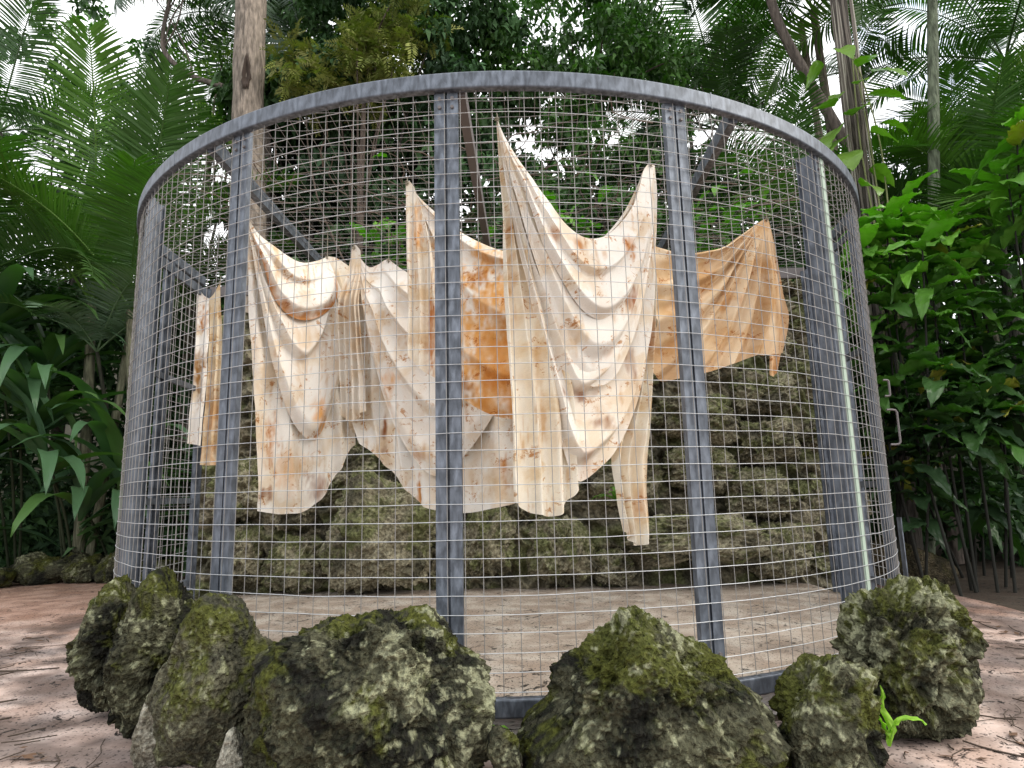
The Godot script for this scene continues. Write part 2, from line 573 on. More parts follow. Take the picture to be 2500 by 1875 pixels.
func rock_mesh(outline: Array, front: float, back: float, seed_: int, nu: int, nv: int, tone: Dictionary, rough := 1.0, size := 1.0) -> ArrayMesh:
	var rho := radial(outline)
	var mean := 0.0
	for r in rho: mean += r / 180.0
	var big := noise(seed_, 0.5 * size, 2)
	var ridge := warped(noise(seed_ + 1, 0.22 * size, 3, FastNoiseLite.TYPE_SIMPLEX_SMOOTH, FastNoiseLite.FRACTAL_RIDGED), 0.06, 0.2)
	var comb := warped(noise(seed_ + 2, 0.13 * size, 1, FastNoiseLite.TYPE_CELLULAR), 0.05, 0.11)
	comb.cellular_return_type = FastNoiseLite.RETURN_DISTANCE2_SUB
	var comb2 := warped(noise(seed_ + 3, 0.055 * size, 1, FastNoiseLite.TYPE_CELLULAR), 0.02, 0.05)
	var comb3 := noise(seed_ + 7, 0.03 * size, 1, FastNoiseLite.TYPE_CELLULAR)
	var east_light: float = tone.get("east_light", 0.0)  # how much light from the right is painted in with the lichen
	var patch := noise(seed_ + 4, 0.5, 4)
	var patch2 := noise(seed_ + 5, 0.07, 4)
	var patch3 := noise(seed_ + 6, 0.35, 4)
	var sm: float = tone.get("smooth", 0.0)
	var P := PackedVector3Array()
	var C := PackedColorArray()
	P.resize(nu * nv)
	C.resize(nu * nv)
	var axis := Vector3(0, 0.85, -0.53).normalized()   # the mesh's poles lie low in front and high behind
	var ey := axis.cross(Vector3.RIGHT)
	for i in nu:
		var la := TAU * i / nu
		var ring := Vector3.RIGHT * cos(la) + ey * sin(la)
		for j in nv:
			var th := PI * j / (nv - 1)
			var dr := ring * sin(th) + axis * cos(th)
			var fk := fposmod(atan2(dr.y, dr.x), TAU) / TAU * 180.0
			var r: float = lerpf(rho[int(fk) % 180], rho[(int(fk) + 1) % 180], fk - int(fk))
			var sn := pow(maxf(1e-6, sqrt(dr.x * dr.x + dr.y * dr.y)), 0.8)
			var rr := lerpf(mean * 0.8, r, sn) * sn
			var out := Vector2(dr.x, dr.y).normalized() * rr
			var q := Vector3(out.x, out.y, signf(dr.z) * pow(absf(dr.z), 0.9) * (front if dr.z > 0 else back))
			var w := q + Vector3(seed_ * 1.37, seed_ * 0.71, seed_ * 2.3)
			var nrm := (q * Vector3(1, 1, 1.3)).normalized()
			var ga := ss(-0.1, 0.35, patch3.get_noise_3dv(w + Vector3(9, 0, 0)) + 0.15) * (1.0 - sm)
			var dd := big.get_noise_3dv(w) * 0.09 * size
			dd += (ridge.get_noise_3dv(w) - 0.25) * 0.05 * rough * size * lerpf(0.4, 1.0, ga)
			dd += (0.45 - ss(0.0, 0.6, 1.0 + comb.get_noise_3dv(w))) * 0.024 * rough * size * lerpf(0.15, 1.0, ga)
			dd -= (1.0 - ss(0.1, 0.62, 1.0 + comb2.get_noise_3dv(w))) * 0.026 * rough * size * lerpf(0.25, 1.0, ga)
			dd -= (1.0 - ss(0.1, 0.7, 1.0 + comb3.get_noise_3dv(w))) * 0.011 * rough * size
			dd -= 0.032 * size
			P[i * nv + j] = q + nrm * dd
			var a := patch.get_noise_3dv(w)
			var b := patch2.get_noise_3dv(w)
			var e := patch3.get_noise_3dv(w)
			var col: Color = tone.base
			col = col.lerp(tone.dark, ss(-0.12, 0.3, a + 0.45 * b + tone.get("darker", 0.0)))
			col = col.lerp(tone.moss, ss(0.0, 0.4, e + 0.5 * b + 0.35 * nrm.y + tone.get("mossy", 0.0)) * 0.85)
			col = col.lerp(tone.pale, ss(0.16, 0.42, 0.75 * b - 0.55 * a + tone.get("paler", 0.0) + east_light * nrm.x) * 0.8)  # pale lichen, plus painted light where the rock faces right
			C[i * nv + j] = col
	var acc := Acc.new()
	acc.grid(P, nu, nv, true, false, C)
	return acc.mesh()

func boulder(called: String, label: String, group: String, outline: Array, z: float, front: float, back: float, seed_: int, tone: Dictionary, rough := 1.0, nu := 300, nv := 150) -> Node3D:
	var mid := Vector2.ZERO
	for q in outline: mid += q / outline.size()
	var rel := []
	for q in outline: rel.append(q - mid)
	var o := obj(called, rock_mesh(rel, front, back, seed_, nu, nv, tone, rough), M.rock)
	o.position = Vector3(mid.x, mid.y, z)
	# set up against the curved cage: the rock's face looks outward from its middle
	tag(o, label, "boulder", group)
	return o

func v2s(a: Array) -> Array:
	var out := []
	for i in range(0, a.size(), 2): out.append(Vector2(a[i], a[i + 1]))
	return out

func build_boulders() -> void:
	var g := "mossy coral boulders round the foot of the cage"
	var dark := {"base": lin(0.088, 0.087, 0.058), "dark": lin(0.02, 0.022, 0.016), "moss": lin(0.095, 0.105, 0.024), "pale": lin(0.36, 0.37, 0.25)}
	var t := dark.duplicate()
	t.darker = 0.15
	t.east_light = 0.22
	t.mossy = -0.1
	boulder("boulder", "broad dark boulder with lichen and painted light down its right side, left of the central gap", g, v2s([-1.40, 0.41, -1.37, 0.55, -1.21, 0.68, -0.99, 0.74, -0.66, 0.76, -0.42, 0.72, -0.33, 0.61, -0.25, 0.45, -0.21, 0.19, -0.24, -0.12, -0.7, -0.15, -1.3, -0.12, -1.4, 0.1]), -3.3, 0.42, 0.33, 101, t, 1.0, 440, 230)
	t = dark.duplicate()
	t.mossy = 0.12
	t.darker = 0.05
	boulder("boulder", "wide peaked boulder with olive moss on its right slope, right of the central gap", g, v2s([-0.12, 0.02, -0.10, 0.14, -0.03, 0.27, 0.07, 0.43, 0.17, 0.53, 0.29, 0.62, 0.43, 0.73, 0.57, 0.69, 0.69, 0.63, 0.85, 0.52, 1.01, 0.38, 1.11, 0.21, 1.13, 0.0, 0.9, -0.12, 0.3, -0.12]), -3.3, 0.42, 0.33, 112, t, 1.0, 440, 230)
	t = dark.duplicate()
	t.mossy = 0.3
	boulder("boulder", "small squat boulder with yellow-green moss beside the pale sprout", g, v2s([1.12, 0.14, 1.14, 0.34, 1.22, 0.46, 1.38, 0.525, 1.53, 0.52, 1.61, 0.41, 1.61, 0.21, 1.57, -0.06, 1.3, -0.1, 1.13, -0.05]), -3.3, 0.27, 0.26, 123, t, 1.0, 260, 130)
	t = dark.duplicate()
	t.mossy = 0.1
	t.paler = 0.08
	boulder("boulder", "round honeycombed boulder at the right end of the row", g, v2s([1.67, 0.30, 1.68, 0.46, 1.74, 0.61, 1.87, 0.73, 2.07, 0.76, 2.20, 0.70, 2.26, 0.49, 2.29, 0.27, 2.23, 0.06, 2.0, -0.06, 1.75, -0.02]), -3.72, 0.36, 0.38, 134, t, 1.35, 320, 160)
	boulder("boulder", "little knobbed stone behind the round honeycombed boulder", g, v2s([2.27, 0.55, 2.27, 0.7, 2.32, 0.79, 2.41, 0.76, 2.52, 0.62, 2.58, 0.4, 2.58, 0.1, 2.45, -0.05, 2.25, -0.03]), -4.08, 0.2, 0.2, 145, t, 1.0, 160, 90)
	t = dark.duplicate()
	t.smooth = 0.75
	t.base = lin(0.12, 0.115, 0.08)
	t.dark = lin(0.055, 0.055, 0.042)
	boulder("boulder", "smooth-faced upright boulder third from the left end of the row", g, v2s([-1.97, 0.30, -1.94, 0.45, -1.88, 0.62, -1.79, 0.82, -1.67, 0.875, -1.55, 0.81, -1.45, 0.66, -1.39, 0.48, -1.38, 0.2, -1.45, -0.02, -1.65, -0.1, -1.90, 0.0]), -3.5, 0.3, 0.3, 156, t, 0.9, 260, 140)
	t = dark.duplicate()
	t.paler = 0.05
	boulder("boulder", "tall craggy boulder with a split top, second from the left end of the row", g, v2s([-2.40, 0.28, -2.37, 0.62, -2.28, 0.88, -2.15, 0.95, -2.05, 0.80, -1.97, 0.62, -1.95, 0.3, -2.05, 0.0, -2.25, -0.05, -2.38, 0.05]), -3.86, 0.26, 0.3, 167, t, 1.1, 260, 140)
	boulder("boulder", "leaning green-crusted boulder at the left end of the row", g, v2s([-2.90, 0.30, -2.85, 0.54, -2.75, 0.80, -2.64, 0.92, -2.53, 0.74, -2.48, 0.40, -2.50, 0.05, -2.65, -0.05, -2.83, 0.05]), -4.2, 0.28, 0.32, 178, t, 1.1, 260, 140)
	boulder("boulder", "small dark stone in the gap between the two broad boulders", g, v2s([-0.24, 0.15, -0.2, 0.27, -0.12, 0.31, -0.05, 0.26, -0.04, 0.1, -0.1, -0.02, -0.2, -0.02]), -3.1, 0.1, 0.12, 189, t, 0.7, 100, 60)
	var pale := {"base": lin(0.42, 0.40, 0.34), "dark": lin(0.22, 0.20, 0.16), "moss": lin(0.3, 0.29, 0.2), "pale": lin(0.6, 0.58, 0.5), "mossy": -0.4, "smooth": 0.6}
	boulder("boulder", "pale cream stone wedged low between two upright boulders on the left", g, v2s([-2.07, 0.06, -2.02, 0.2, -1.94, 0.32, -1.84, 0.34, -1.8, 0.1, -1.85, -0.03, -2.0, -0.03]), -3.42, 0.12, 0.15, 190, pale, 0.6, 120, 70)
	boulder("boulder", "buff stone squeezed beside the broad dark boulder's left foot", g, v2s([-1.52, 0.03, -1.48, 0.14, -1.42, 0.3, -1.37, 0.2, -1.36, 0.0, -1.44, -0.05]), -3.2, 0.1, 0.15, 193, pale, 0.6, 100, 60)
	boulder("boulder", "low brown rock lying in the dark hollow under the right-hand shrubs", g, v2s([4.3, 0.1, 4.4, 0.5, 4.7, 0.62, 5.0, 0.5, 5.3, 0.42, 5.6, 0.2, 5.5, -0.1, 4.5, -0.1]), -9.0, 0.4, 0.4, 197, {"base": lin(0.16, 0.13, 0.085), "dark": lin(0.07, 0.06, 0.04), "moss": lin(0.12, 0.11, 0.05), "pale": lin(0.2, 0.17, 0.12)}, 1.0, 120, 70)
	# the kerb of stones beyond the left-hand path
	var eg := "edging stones beyond the left-hand path"
	var el := ["low dark edging stone at the far left of the path", "grey hummocked edging stone beside the far left one", "pale rough edging stone with a jagged crest", "brown edging stone next to the cage, behind the leaning boulder", "small flat edging stone at the path's far corner", "rounded edging stone in the shade past the far corner"]
	var ep := [[-8.75, -10.35, 0.6, 0.36], [-8.15, -10.8, 0.62, 0.5], [-7.5, -10.95, 0.46, 0.52], [-6.85, -10.9, 0.5, 0.5], [-6.2, -10.8, 0.4, 0.36], [-9.6, -10.1, 0.5, 0.4]]
	for i in 6:
		var e = ep[i]
		var o2 := []
		for k in 10:
			var a := TAU * k / 10.0
			o2.append(Vector2(e[0] + cos(a) * e[2] * rng.randf_range(0.75, 1.05), e[3] * 0.45 + sin(a) * e[3] * rng.randf_range(0.5, 0.72)))
		boulder("edging_stone", el[i], eg, o2, e[1], 0.32, 0.3, 200 + i * 7, dark if i != 2 else t, 1.0, 90, 50)

func build_wall() -> void:
	var wall := thing("rock_wall", "rough coral-stone wall of stacked mossy rocks behind the cage", "wall", Vector3(0, 0, -8.0))
	var core := Acc.new()
	core.box(Vector3(-0.2, 1.85, -0.85), Vector3(4.1, 0, 0), Vector3(0, 1.88, 0), Vector3(0, 0, 0.4), Color(0.12, 0.105, 0.075))
	obj("core", core.mesh(), M.wall_rock, wall)
	var face := Acc.new()
	var FP := PackedVector3Array()
	var FC := PackedColorArray()
	var f1 := noise(291, 0.7, 3)
	var f2 := warped(noise(292, 0.2, 1, FastNoiseLite.TYPE_CELLULAR), 0.08, 0.15)
	f2.cellular_return_type = FastNoiseLite.RETURN_DISTANCE2_SUB
	var f3 := noise(293, 0.06, 3)
	for i in 300:
		for j in 150:
			var x := lerpf(-4.2, 3.9, i / 299.0)
			var y := lerpf(0.0, 3.72, j / 149.0)
			FP.append(Vector3(x, y, -0.11 + 0.14 * f1.get_noise_2d(x, y) + 0.12 * (0.5 - ss(0.0, 0.6, 1.0 + f2.get_noise_2d(x, y))) + 0.03 * f3.get_noise_2d(x, y)))
			var k := f1.get_noise_2d(x * 1.3 + 9, y * 1.3) + 0.4 * f3.get_noise_2d(x + 5, y)
			FC.append(lin(0.28, 0.25, 0.18).lerp(lin(0.12, 0.11, 0.08), ss(-0.1, 0.3, k)).lerp(lin(0.19, 0.2, 0.1), ss(0.0, 0.4, f1.get_noise_2d(x + 20, y * 1.2))))
	face.grid(FP, 300, 150, false, true, FC)
	obj("rock_face", face.mesh(), M.wall_rock, wall)
	var variants := []
	for i in 9:
		var o := []
		for k in 12:
			var a := TAU * k / 12.0
			o.append(Vector2(cos(a), sin(a)) * 0.5 * rng.randf_range(0.82, 1.1) / pow(pow(absf(cos(a)), 6) + pow(absf(sin(a)), 6), 0.166))
		var tone := {"base": lin(0.31, 0.28, 0.20), "dark": lin(0.12, 0.11, 0.08), "moss": lin(0.19, 0.205, 0.09), "pale": lin(0.44, 0.41, 0.30), "paler": 0.03, "mossy": 0.03 + 0.05 * (i % 4)}
		variants.append(rock_mesh(o, 0.4, 0.4, 300 + i * 11, 150, 80, tone, 1.9, 0.9))
	# the recognisable ones first: x, y (middle), width, height, how far forward
	var set_ := [[-1.8, 0.86, 1.45, 1.5, 0.42], [1.9, 0.72, 1.75, 0.62, 0.5], [-0.55, 0.75, 0.7, 0.9, 0.15], [0.35, 0.62, 0.85, 0.95, 0.15], [0.95, 0.38, 0.6, 0.5, 0.1], [2.9, 0.55, 0.95, 0.75, 0.2], [2.75, 1.25, 0.9, 0.62, 0.2], [2.05, 1.55, 0.95, 0.65, 0.15],
		[2.95, 1.85, 0.85, 0.6, 0.2], [2.1, 2.15, 1.0, 0.7, 0.25], [2.95, 2.45, 0.9, 0.65, 0.1], [1.2, 1.45, 0.9, 0.8, 0.1], [-2.9, 0.5, 0.8, 0.85, 0.1], [-2.95, 1.25, 0.75, 0.8, 0.1], [-3.6, 0.6, 0.75, 0.9, 0.1], [-3.65, 1.45, 0.8, 0.8, 0.1]]
	for k in set_.size():
		var q = set_[k]
		var b := Basis(Vector3.FORWARD, rng.randf_range(-0.2, 0.2)) * Basis(Vector3.UP, PI * (k % 2)).scaled(Vector3(q[2] * 0.98, q[3] * 0.98, 0.9))
		obj("stone", variants[k % 9], M.wall_rock, wall, Transform3D(b, Vector3(q[0], q[1], q[4] - 0.25)))
	var taken := []
	for q in set_: taken.append([Vector2(q[0], q[1]), (q[2] + q[3]) * 0.25])
	for k in 520:
		var at := Vector2(rng.randf_range(-4.0, 3.75), rng.randf_range(0.3, 3.75))
		var r := rng.randf_range(0.24, 0.52)
		var clear := true
		for w in taken:
			if at.distance_to(w[0]) < (r + w[1]) * 0.72:
				clear = false
				break
		if not clear: continue
		taken.append([at, r])
		var b := Basis(Vector3.FORWARD, rng.randf_range(-0.6, 0.6)) * Basis(Vector3.UP, PI * rng.randi_range(0, 1)).scaled(Vector3(r * 2.5, r * rng.randf_range(1.7, 2.3), 0.95))
		obj("stone", variants[rng.randi_range(0, 8)], M.wall_rock, wall, Transform3D(b, Vector3(at.x, at.y, -0.36 + rng.randf_range(-0.08, 0.12))))
	# rough stones that top it on the right, under the beam
	for q in [[2.4, 3.82, 0.8, 0.32], [3.1, 3.86, 0.75, 0.3], [3.7, 3.8, 0.6, 0.3], [1.5, 3.85, 0.8, 0.34]]:
		obj("cap_stone", variants[int(q[0] * 10) % 9], M.wall_rock, wall, Transform3D(Basis().scaled(Vector3(q[2], q[3], 0.8)), Vector3(q[0], q[1], -0.2)))

# ---------------------------------------------------------------- hanging sheets
func curve_at(pts: Array, t: float) -> Vector2:
	var n := pts.size()
	if n == 1: return pts[0]
	var total := 0.0
	for i in n - 1: total += pts[i].distance_to(pts[i + 1])
	var want := clampf(t, 0, 1) * total
	for i in n - 1:
		var l: float = pts[i].distance_to(pts[i + 1])
		if want <= l or i == n - 2:
			var f := clampf(want / maxf(l, 1e-5), 0, 1)
			var p0: Vector2 = pts[maxi(i - 1, 0)]
			var p3: Vector2 = pts[mini(i + 2, n - 1)]
			return pts[i].cubic_interpolate(pts[i + 1], p0, p3, f)
		want -= l
	return pts[n - 1]

func fold(x: float) -> float:   # rounded crests, wider valleys
	return pow(0.5 + 0.5 * sin(x), 1.9) - 0.38

func tuck(x: float) -> float:   # swells slowly, then tucks under
	var f := fposmod(x, 1.0)
	return (pow(f / 0.82, 1.25) if f < 0.82 else 1.0 - ss(0.82, 1.0, f)) - 0.5

# T (top) and B (bottom) run left to right, L and R top to bottom, in (along, up) metres on an upright sheet through o along dir.
# Without L and R the bottom line starts and ends where the top does: a swag from pin to pin, its folds running along it.
func sheet(o: Vector3, dir: Vector2, s: Dictionary, nu: int, nv: int, seed_: int) -> ArrayMesh:
	var d3 := Vector3(dir.x, 0, dir.y).normalized()
	var nn := Vector3(-d3.z, 0, d3.x)
	var P := PackedVector3Array()
	var U := PackedVector2Array()
	var C := PackedColorArray()
	P.resize(nu * nv); U.resize(nu * nv); C.resize(nu * nv)
	var n1 := noise(seed_, 0.7, 2)
	var n2 := noise(seed_ + 1, 0.13, 3)
	var n3 := noise(seed_ + 2, 0.05, 2)
	var st := noise(seed_ + 3, 0.22, 4)
	var wash := warped(noise(seed_ + 4, 0.5, 4), 0.2, 0.4)
	var top := v2s(s.T)
	var bot := v2s(s.B)
	var lef := v2s(s.L) if s.has("L") else [top[0], bot[0]]
	var rig := v2s(s.R) if s.has("R") else [top[top.size() - 1], bot[bot.size() - 1]]
	var pin_l := not s.has("L")
	var pin_r := not s.has("R")
	var T := []; var B := []; var L := []; var R := []
	for i in nu:
		T.append(curve_at(top, float(i) / (nu - 1)))
		B.append(curve_at(bot, float(i) / (nu - 1)))
	for j in nv:
		L.append(curve_at(lef, float(j) / (nv - 1)))
		R.append(curve_at(rig, float(j) / (nv - 1)))
	for i in nu:
		var u := float(i) / (nu - 1)
		var span := 1.0
		if pin_l: span *= ss(0.0, 0.45, u)
		if pin_r: span *= ss(0.0, 0.45, 1.0 - u)
		for j in nv:
			var v := float(j) / (nv - 1)
			var q: Vector2 = T[i] * (1 - v) + B[i] * v + L[j] * (1 - u) + R[j] * u
			q -= T[0] * (1 - u) * (1 - v) + T[nu - 1] * u * (1 - v) + B[0] * (1 - u) * v + B[nu - 1] * u * v
			var w := n1.get_noise_2d(q.x, q.y)
			var dd: float = s.get("off", 0.0) + w * 0.02 + n2.get_noise_2d(q.x, q.y) * 0.0025
			for g in s.get("along", []):   # folds that run from pin to pin: [depth, how many, shift]
				dd += g[0] * tuck(pow(v, 0.85) * g[1] + 0.25 * n1.get_noise_2d(u * 0.5 + 5.0, v * 0.8) + g[2]) * span * (1.0 - ss(0.9, 1.0, v) * 0.6)
			for g in s.get("down", []):    # folds that hang: [depth, how many, shift]
				dd += g[0] * fold(TAU * (u + 0.035 * n1.get_noise_2d(u * 3.0, v * 0.35)) * g[1] + g[2] + 1.1 * n1.get_noise_2d(v * 0.9, u)) * ss(0.0, 0.4, v)
			dd -= s.get("curl", 0.0) * ss(0.88, 1.0, v) * span
			for g in hang_tips: dd *= lerpf(0.04, 1.0, ss(0.0, 0.6, q.distance_to(g)))
			P[i * nv + j] = o + d3 * q.x + Vector3(0, q.y, 0) + nn * dd
			U[i * nv + j] = Vector2(q.x, q.y) / 1.5 + Vector2(seed_ * 0.137, seed_ * 0.071)
			var col: Color = s.get("tint", lin(0.96, 0.93, 0.89))
			var ws := wash.get_noise_2d(q.x, q.y * 0.55)
			col = col.lerp(lin(0.74, 0.55, 0.35), ss(0.0, 0.5, ws) * s.get("tea", 0.45) * 0.75)
			for b in s.get("stains", []):   # [x, y, rx, ry, colour, strength]
				var k := Vector2((q.x - b[0]) / b[2], (q.y - b[1]) / b[3]).length()
				k += 1.0 * st.get_noise_2d(q.x * 1.3 + b[0], q.y * 0.6) + 0.6 * n3.get_noise_2d(q.x, q.y * 0.5)
				col = col.lerp(b[4], clampf((1 - ss(0.15, 1.15, k)) * b[5] * (0.85 + 0.8 * n2.get_noise_2d(q.x * 2.5, q.y * 0.35)), 0, 1))
			var run := ss(0.22, 0.5, st.get_noise_2d(q.x * 6.0 + 31.0, q.y * 0.42)) * ss(-0.1, 0.3, wash.get_noise_2d(q.x + 9.0, q.y))
			col = col.lerp(lin(0.62, 0.36, 0.15), run * 0.55)
			if s.has("rim"):   # water line along the lower hem
				col = col.lerp(lin(0.58, 0.27, 0.10), clampf((1 - ss(0.0, 0.2, 1 - v + 0.14 * st.get_noise_2d(q.x * 2, q.y * 2))) * s.rim, 0, 1) * ss(0.0, 0.2, u) * ss(0.0, 0.2, 1 - u))
			if s.has("rays"):   # lighter and darker streaks fanning out from the gathered corner
				var p: Vector2 = q - s.rays
				col = col.lerp(lin(0.93, 0.78, 0.58), ss(-0.02, 0.3, n2.get_noise_2d(p.angle() * 0.45, p.length() * 0.12)) * 0.75 * ss(0.1, 0.5, p.length()))
				col = col.lerp(lin(0.56, 0.34, 0.17), ss(0.05, 0.4, n2.get_noise_2d(p.angle() * 0.5 + 7.0, p.length() * 0.12)) * 0.6)
			C[i * nv + j] = col
	var acc := Acc.new()
	acc.grid(P, nu, nv, false, true, C, U)
	return acc.mesh()

var hang_tips := []

func build_sheets() -> void:
	var g := "stained sheets hung from the cage roof"
	var rust := lin(0.55, 0.24, 0.07)
	var orange := lin(0.82, 0.42, 0.14)
	var brown := lin(0.30, 0.12, 0.05)
	var ochre := lin(0.72, 0.50, 0.27)
	# far left strip
	var o := Vector3(-3.81, 0, -7.1)
	var dir := Vector2(1, 0)
	hang_tips = [Vector2(0, 3.79), Vector2(0.27, 3.80)]
	var h := thing("hanging_sheet", "narrow stained strip hung far left behind a post", "sheet", Vector3.ZERO, g)
	obj("panel", sheet(o, dir, {"T": [0, 3.79, 0.07, 3.66, 0.15, 3.60], "B": [-0.01, 1.93, 0.08, 1.915, 0.14, 1.90], "L": [0, 3.79, 0.01, 3.3, 0.02, 2.76, -0.01, 1.93], "R": [0.15, 3.60, 0.17, 3.0, 0.16, 2.4, 0.14, 1.90], "down": [[0.03, 1.5, 0.0]], "tea": 0.5,
		"stains": [[0.07, 2.75, 0.14, 0.32, lin(0.42, 0.24, 0.10), 0.9], [0.1, 3.45, 0.1, 0.2, rust, 0.8]]}, 24, 120, 71), M.cloth1, h)
	obj("panel", sheet(o, dir, {"T": [0.14, 3.60, 0.20, 3.66, 0.27, 3.80], "B": [0.14, 1.69, 0.24, 1.68, 0.33, 1.69], "L": [0.14, 3.60, 0.16, 2.8, 0.14, 1.69], "R": [0.27, 3.80, 0.31, 2.8, 0.33, 1.69], "down": [[0.05, 2.0, 0.5]], "off": -0.05, "tea": 0.8, "tint": lin(0.84, 0.72, 0.54),
		"stains": [[0.24, 2.2, 0.1, 0.6, rust, 0.6]]}, 24, 120, 72), M.cloth1, h)
	# left sheet
	o = Vector3(-2.46, 0, -5.3)
	dir = Vector2(0.67, -0.74)
	hang_tips = [Vector2(0, 3.82), Vector2(0.82, 3.60)]
	h = thing("hanging_sheet", "pale sheet with two deep swags and a rusty upper hem, left of the centre post", "sheet", Vector3.ZERO, g)
	var top := [0, 3.82, 0.07, 3.68, 0.15, 3.58, 0.33, 3.47, 0.51, 3.44, 0.7, 3.52, 0.82, 3.60]
	obj("drape", sheet(o, dir, {"T": top, "R": [0.82, 3.60, 1.02, 2.96, 1.1, 2.28, 1.16, 1.79], "B": [0.23, 1.2, 0.36, 1.175, 0.5, 1.165, 0.71, 1.2, 0.92, 1.42, 1.16, 1.79], "L": [0, 3.82, 0.06, 3.21, 0.12, 2.56, 0.17, 2.0, 0.23, 1.2],
		"down": [[0.05, 4.0, 0.4]], "along": [[0.02, 3.0, 0.0]], "tea": 0.6, "tint": lin(0.92, 0.89, 0.84), "stains": [[0.33, 1.75, 0.07, 0.3, rust, 0.8], [0.75, 1.4, 0.12, 0.12, brown, 0.6], [0.28, 1.35, 0.07, 0.08, brown, 0.7], [0.5, 1.5, 0.15, 0.2, orange, 0.4]]}, 90, 130, 73), M.cloth0, h)
	obj("swag", sheet(o, dir, {"T": top, "B": [0, 3.82, 0.05, 3.5, 0.1, 3.22, 0.26, 2.58, 0.4, 2.18, 0.54, 1.92, 0.69, 1.81, 0.80, 1.92, 0.92, 2.25, 0.99, 2.70, 0.97, 3.2, 0.82, 3.60],
		"off": 0.10, "curl": 0.05, "along": [[0.085, 3.1, 0.0]], "tea": 0.35, "stains": [[0.75, 1.95, 0.09, 0.25, orange, 0.9], [0.6, 2.72, 0.2, 0.16, ochre, 0.5], [0.55, 2.35, 0.08, 0.3, ochre, 0.5], [0.85, 2.9, 0.05, 0.3, ochre, 0.5]]}, 100, 90, 74), M.cloth0, h)
	obj("swag", sheet(o, dir, {"T": top, "B": [0, 3.82, 0.05, 3.60, 0.11, 3.39, 0.22, 3.09, 0.36, 2.93, 0.53, 2.89, 0.72, 2.97, 0.86, 3.15, 0.89, 3.4, 0.82, 3.60],
		"off": 0.17, "curl": 0.05, "along": [[0.05, 1.9, 0.2]], "tea": 0.3, "rim": 1.0, "stains": [[0.03, 3.35, 0.06, 0.14, rust, 0.8], [0.25, 3.35, 0.05, 0.25, ochre, 0.7], [0.55, 3.3, 0.05, 0.2, ochre, 0.6]]}, 90, 50, 75), M.cloth0, h)
	obj("tail", sheet(o, dir, {"T": [0.80, 3.60, 0.92, 3.61, 1.06, 3.55], "L": [0.80, 3.60, 0.98, 2.73, 1.06, 1.97], "B": [1.06, 1.97, 1.12, 1.9, 1.17, 1.93], "R": [1.06, 3.55, 1.16, 2.71, 1.17, 1.93], "off": 0.06, "down": [[0.07, 3.0, 0.0]], "tea": 0.6, "tint": lin(0.86, 0.81, 0.73), "stains": [[1.08, 2.35, 0.06, 0.35, rust, 0.5]]}, 50, 110, 76), M.cloth0, h)
	# second sheet, behind the centre post
	o = Vector3(-1.63, 0, -5.85)
	dir = Vector2(0.975, 0.22)
	hang_tips = [Vector2(0.0, 3.67), Vector2(0.36, 3.5)]
	h = thing("hanging_sheet", "white sheet with one wide deep swag passing behind the centre post", "sheet", Vector3.ZERO, g)
	obj("drape", sheet(o, dir, {"T": [-0.02, 3.67, 0.08, 3.53, 0.17, 3.44, 0.26, 3.46, 0.36, 3.50, 0.45, 3.40, 0.58, 3.33, 1.1, 3.15, 1.58, 3.01], "L": [-0.02, 3.67, -0.05, 2.91, -0.04, 2.24, 0.08, 1.79], "B": [0.08, 1.79, 0.34, 1.58, 0.56, 1.34, 0.75, 1.19, 1.07, 1.14, 1.32, 1.17, 1.53, 1.21], "R": [1.58, 3.01, 1.56, 2.15, 1.53, 1.21],
		"down": [[0.06, 6.0, 0.0]], "tea": 0.65, "tint": lin(0.91, 0.885, 0.84), "stains": [[0.33, 1.85, 0.03, 0.15, brown, 0.9], [0.67, 1.35, 0.03, 0.2, rust, 1.0], [1.45, 1.45, 0.05, 0.15, rust, 0.8], [1.2, 1.95, 0.06, 0.2, brown, 0.9], [1.2, 1.45, 0.3, 0.2, ochre, 0.4]]}, 120, 130, 81), M.cloth0, h)
	obj("swag", sheet(o, dir, {"T": [0.0, 3.67, 0.08, 3.53, 0.17, 3.44, 0.26, 3.46, 0.36, 3.49, 0.58, 3.33, 1.09, 3.06, 1.5, 2.75], "B": [0.0, 3.67, 0.08, 3.3, 0.17, 2.89, 0.35, 2.18, 0.56, 1.74, 0.8, 1.47, 1.01, 1.54, 1.25, 1.78, 1.42, 2.05, 1.49, 2.35, 1.5, 2.75],
		"off": 0.10, "curl": 0.06, "along": [[0.105, 3.9, 0.1]], "tea": 0.3, "stains": [[0.42, 2.25, 0.07, 0.25, orange, 0.7], [0.7, 1.65, 0.1, 0.05, rust, 0.7], [0.3, 2.8, 0.1, 0.3, ochre, 0.6], [0.5, 2.9, 0.06, 0.4, ochre, 0.4]]}, 110, 110, 82), M.cloth0, h)
	obj("tail", sheet(o, dir, {"T": [-0.02, 3.67, 0.02, 3.68, 0.07, 3.62], "L": [-0.02, 3.67, -0.07, 2.91, -0.03, 2.03], "B": [-0.03, 2.03, 0.08, 1.96, 0.21, 2.06], "R": [0.07, 3.62, 0.14, 2.89, 0.21, 2.06], "off": 0.13, "down": [[0.06, 4.0, 0.0]], "tea": 0.7, "tint": lin(0.82, 0.77, 0.70)}, 50, 110, 83), M.cloth0, h)
	# third sheet
	o = Vector3(-0.94, 0, -4.9)
	dir = Vector2(0.99, 0.12)
	hang_tips = [Vector2(0.0, 3.82)]
	h = thing("hanging_sheet", "sheet with a large orange stain hung just right of the centre post", "sheet", Vector3.ZERO, g)
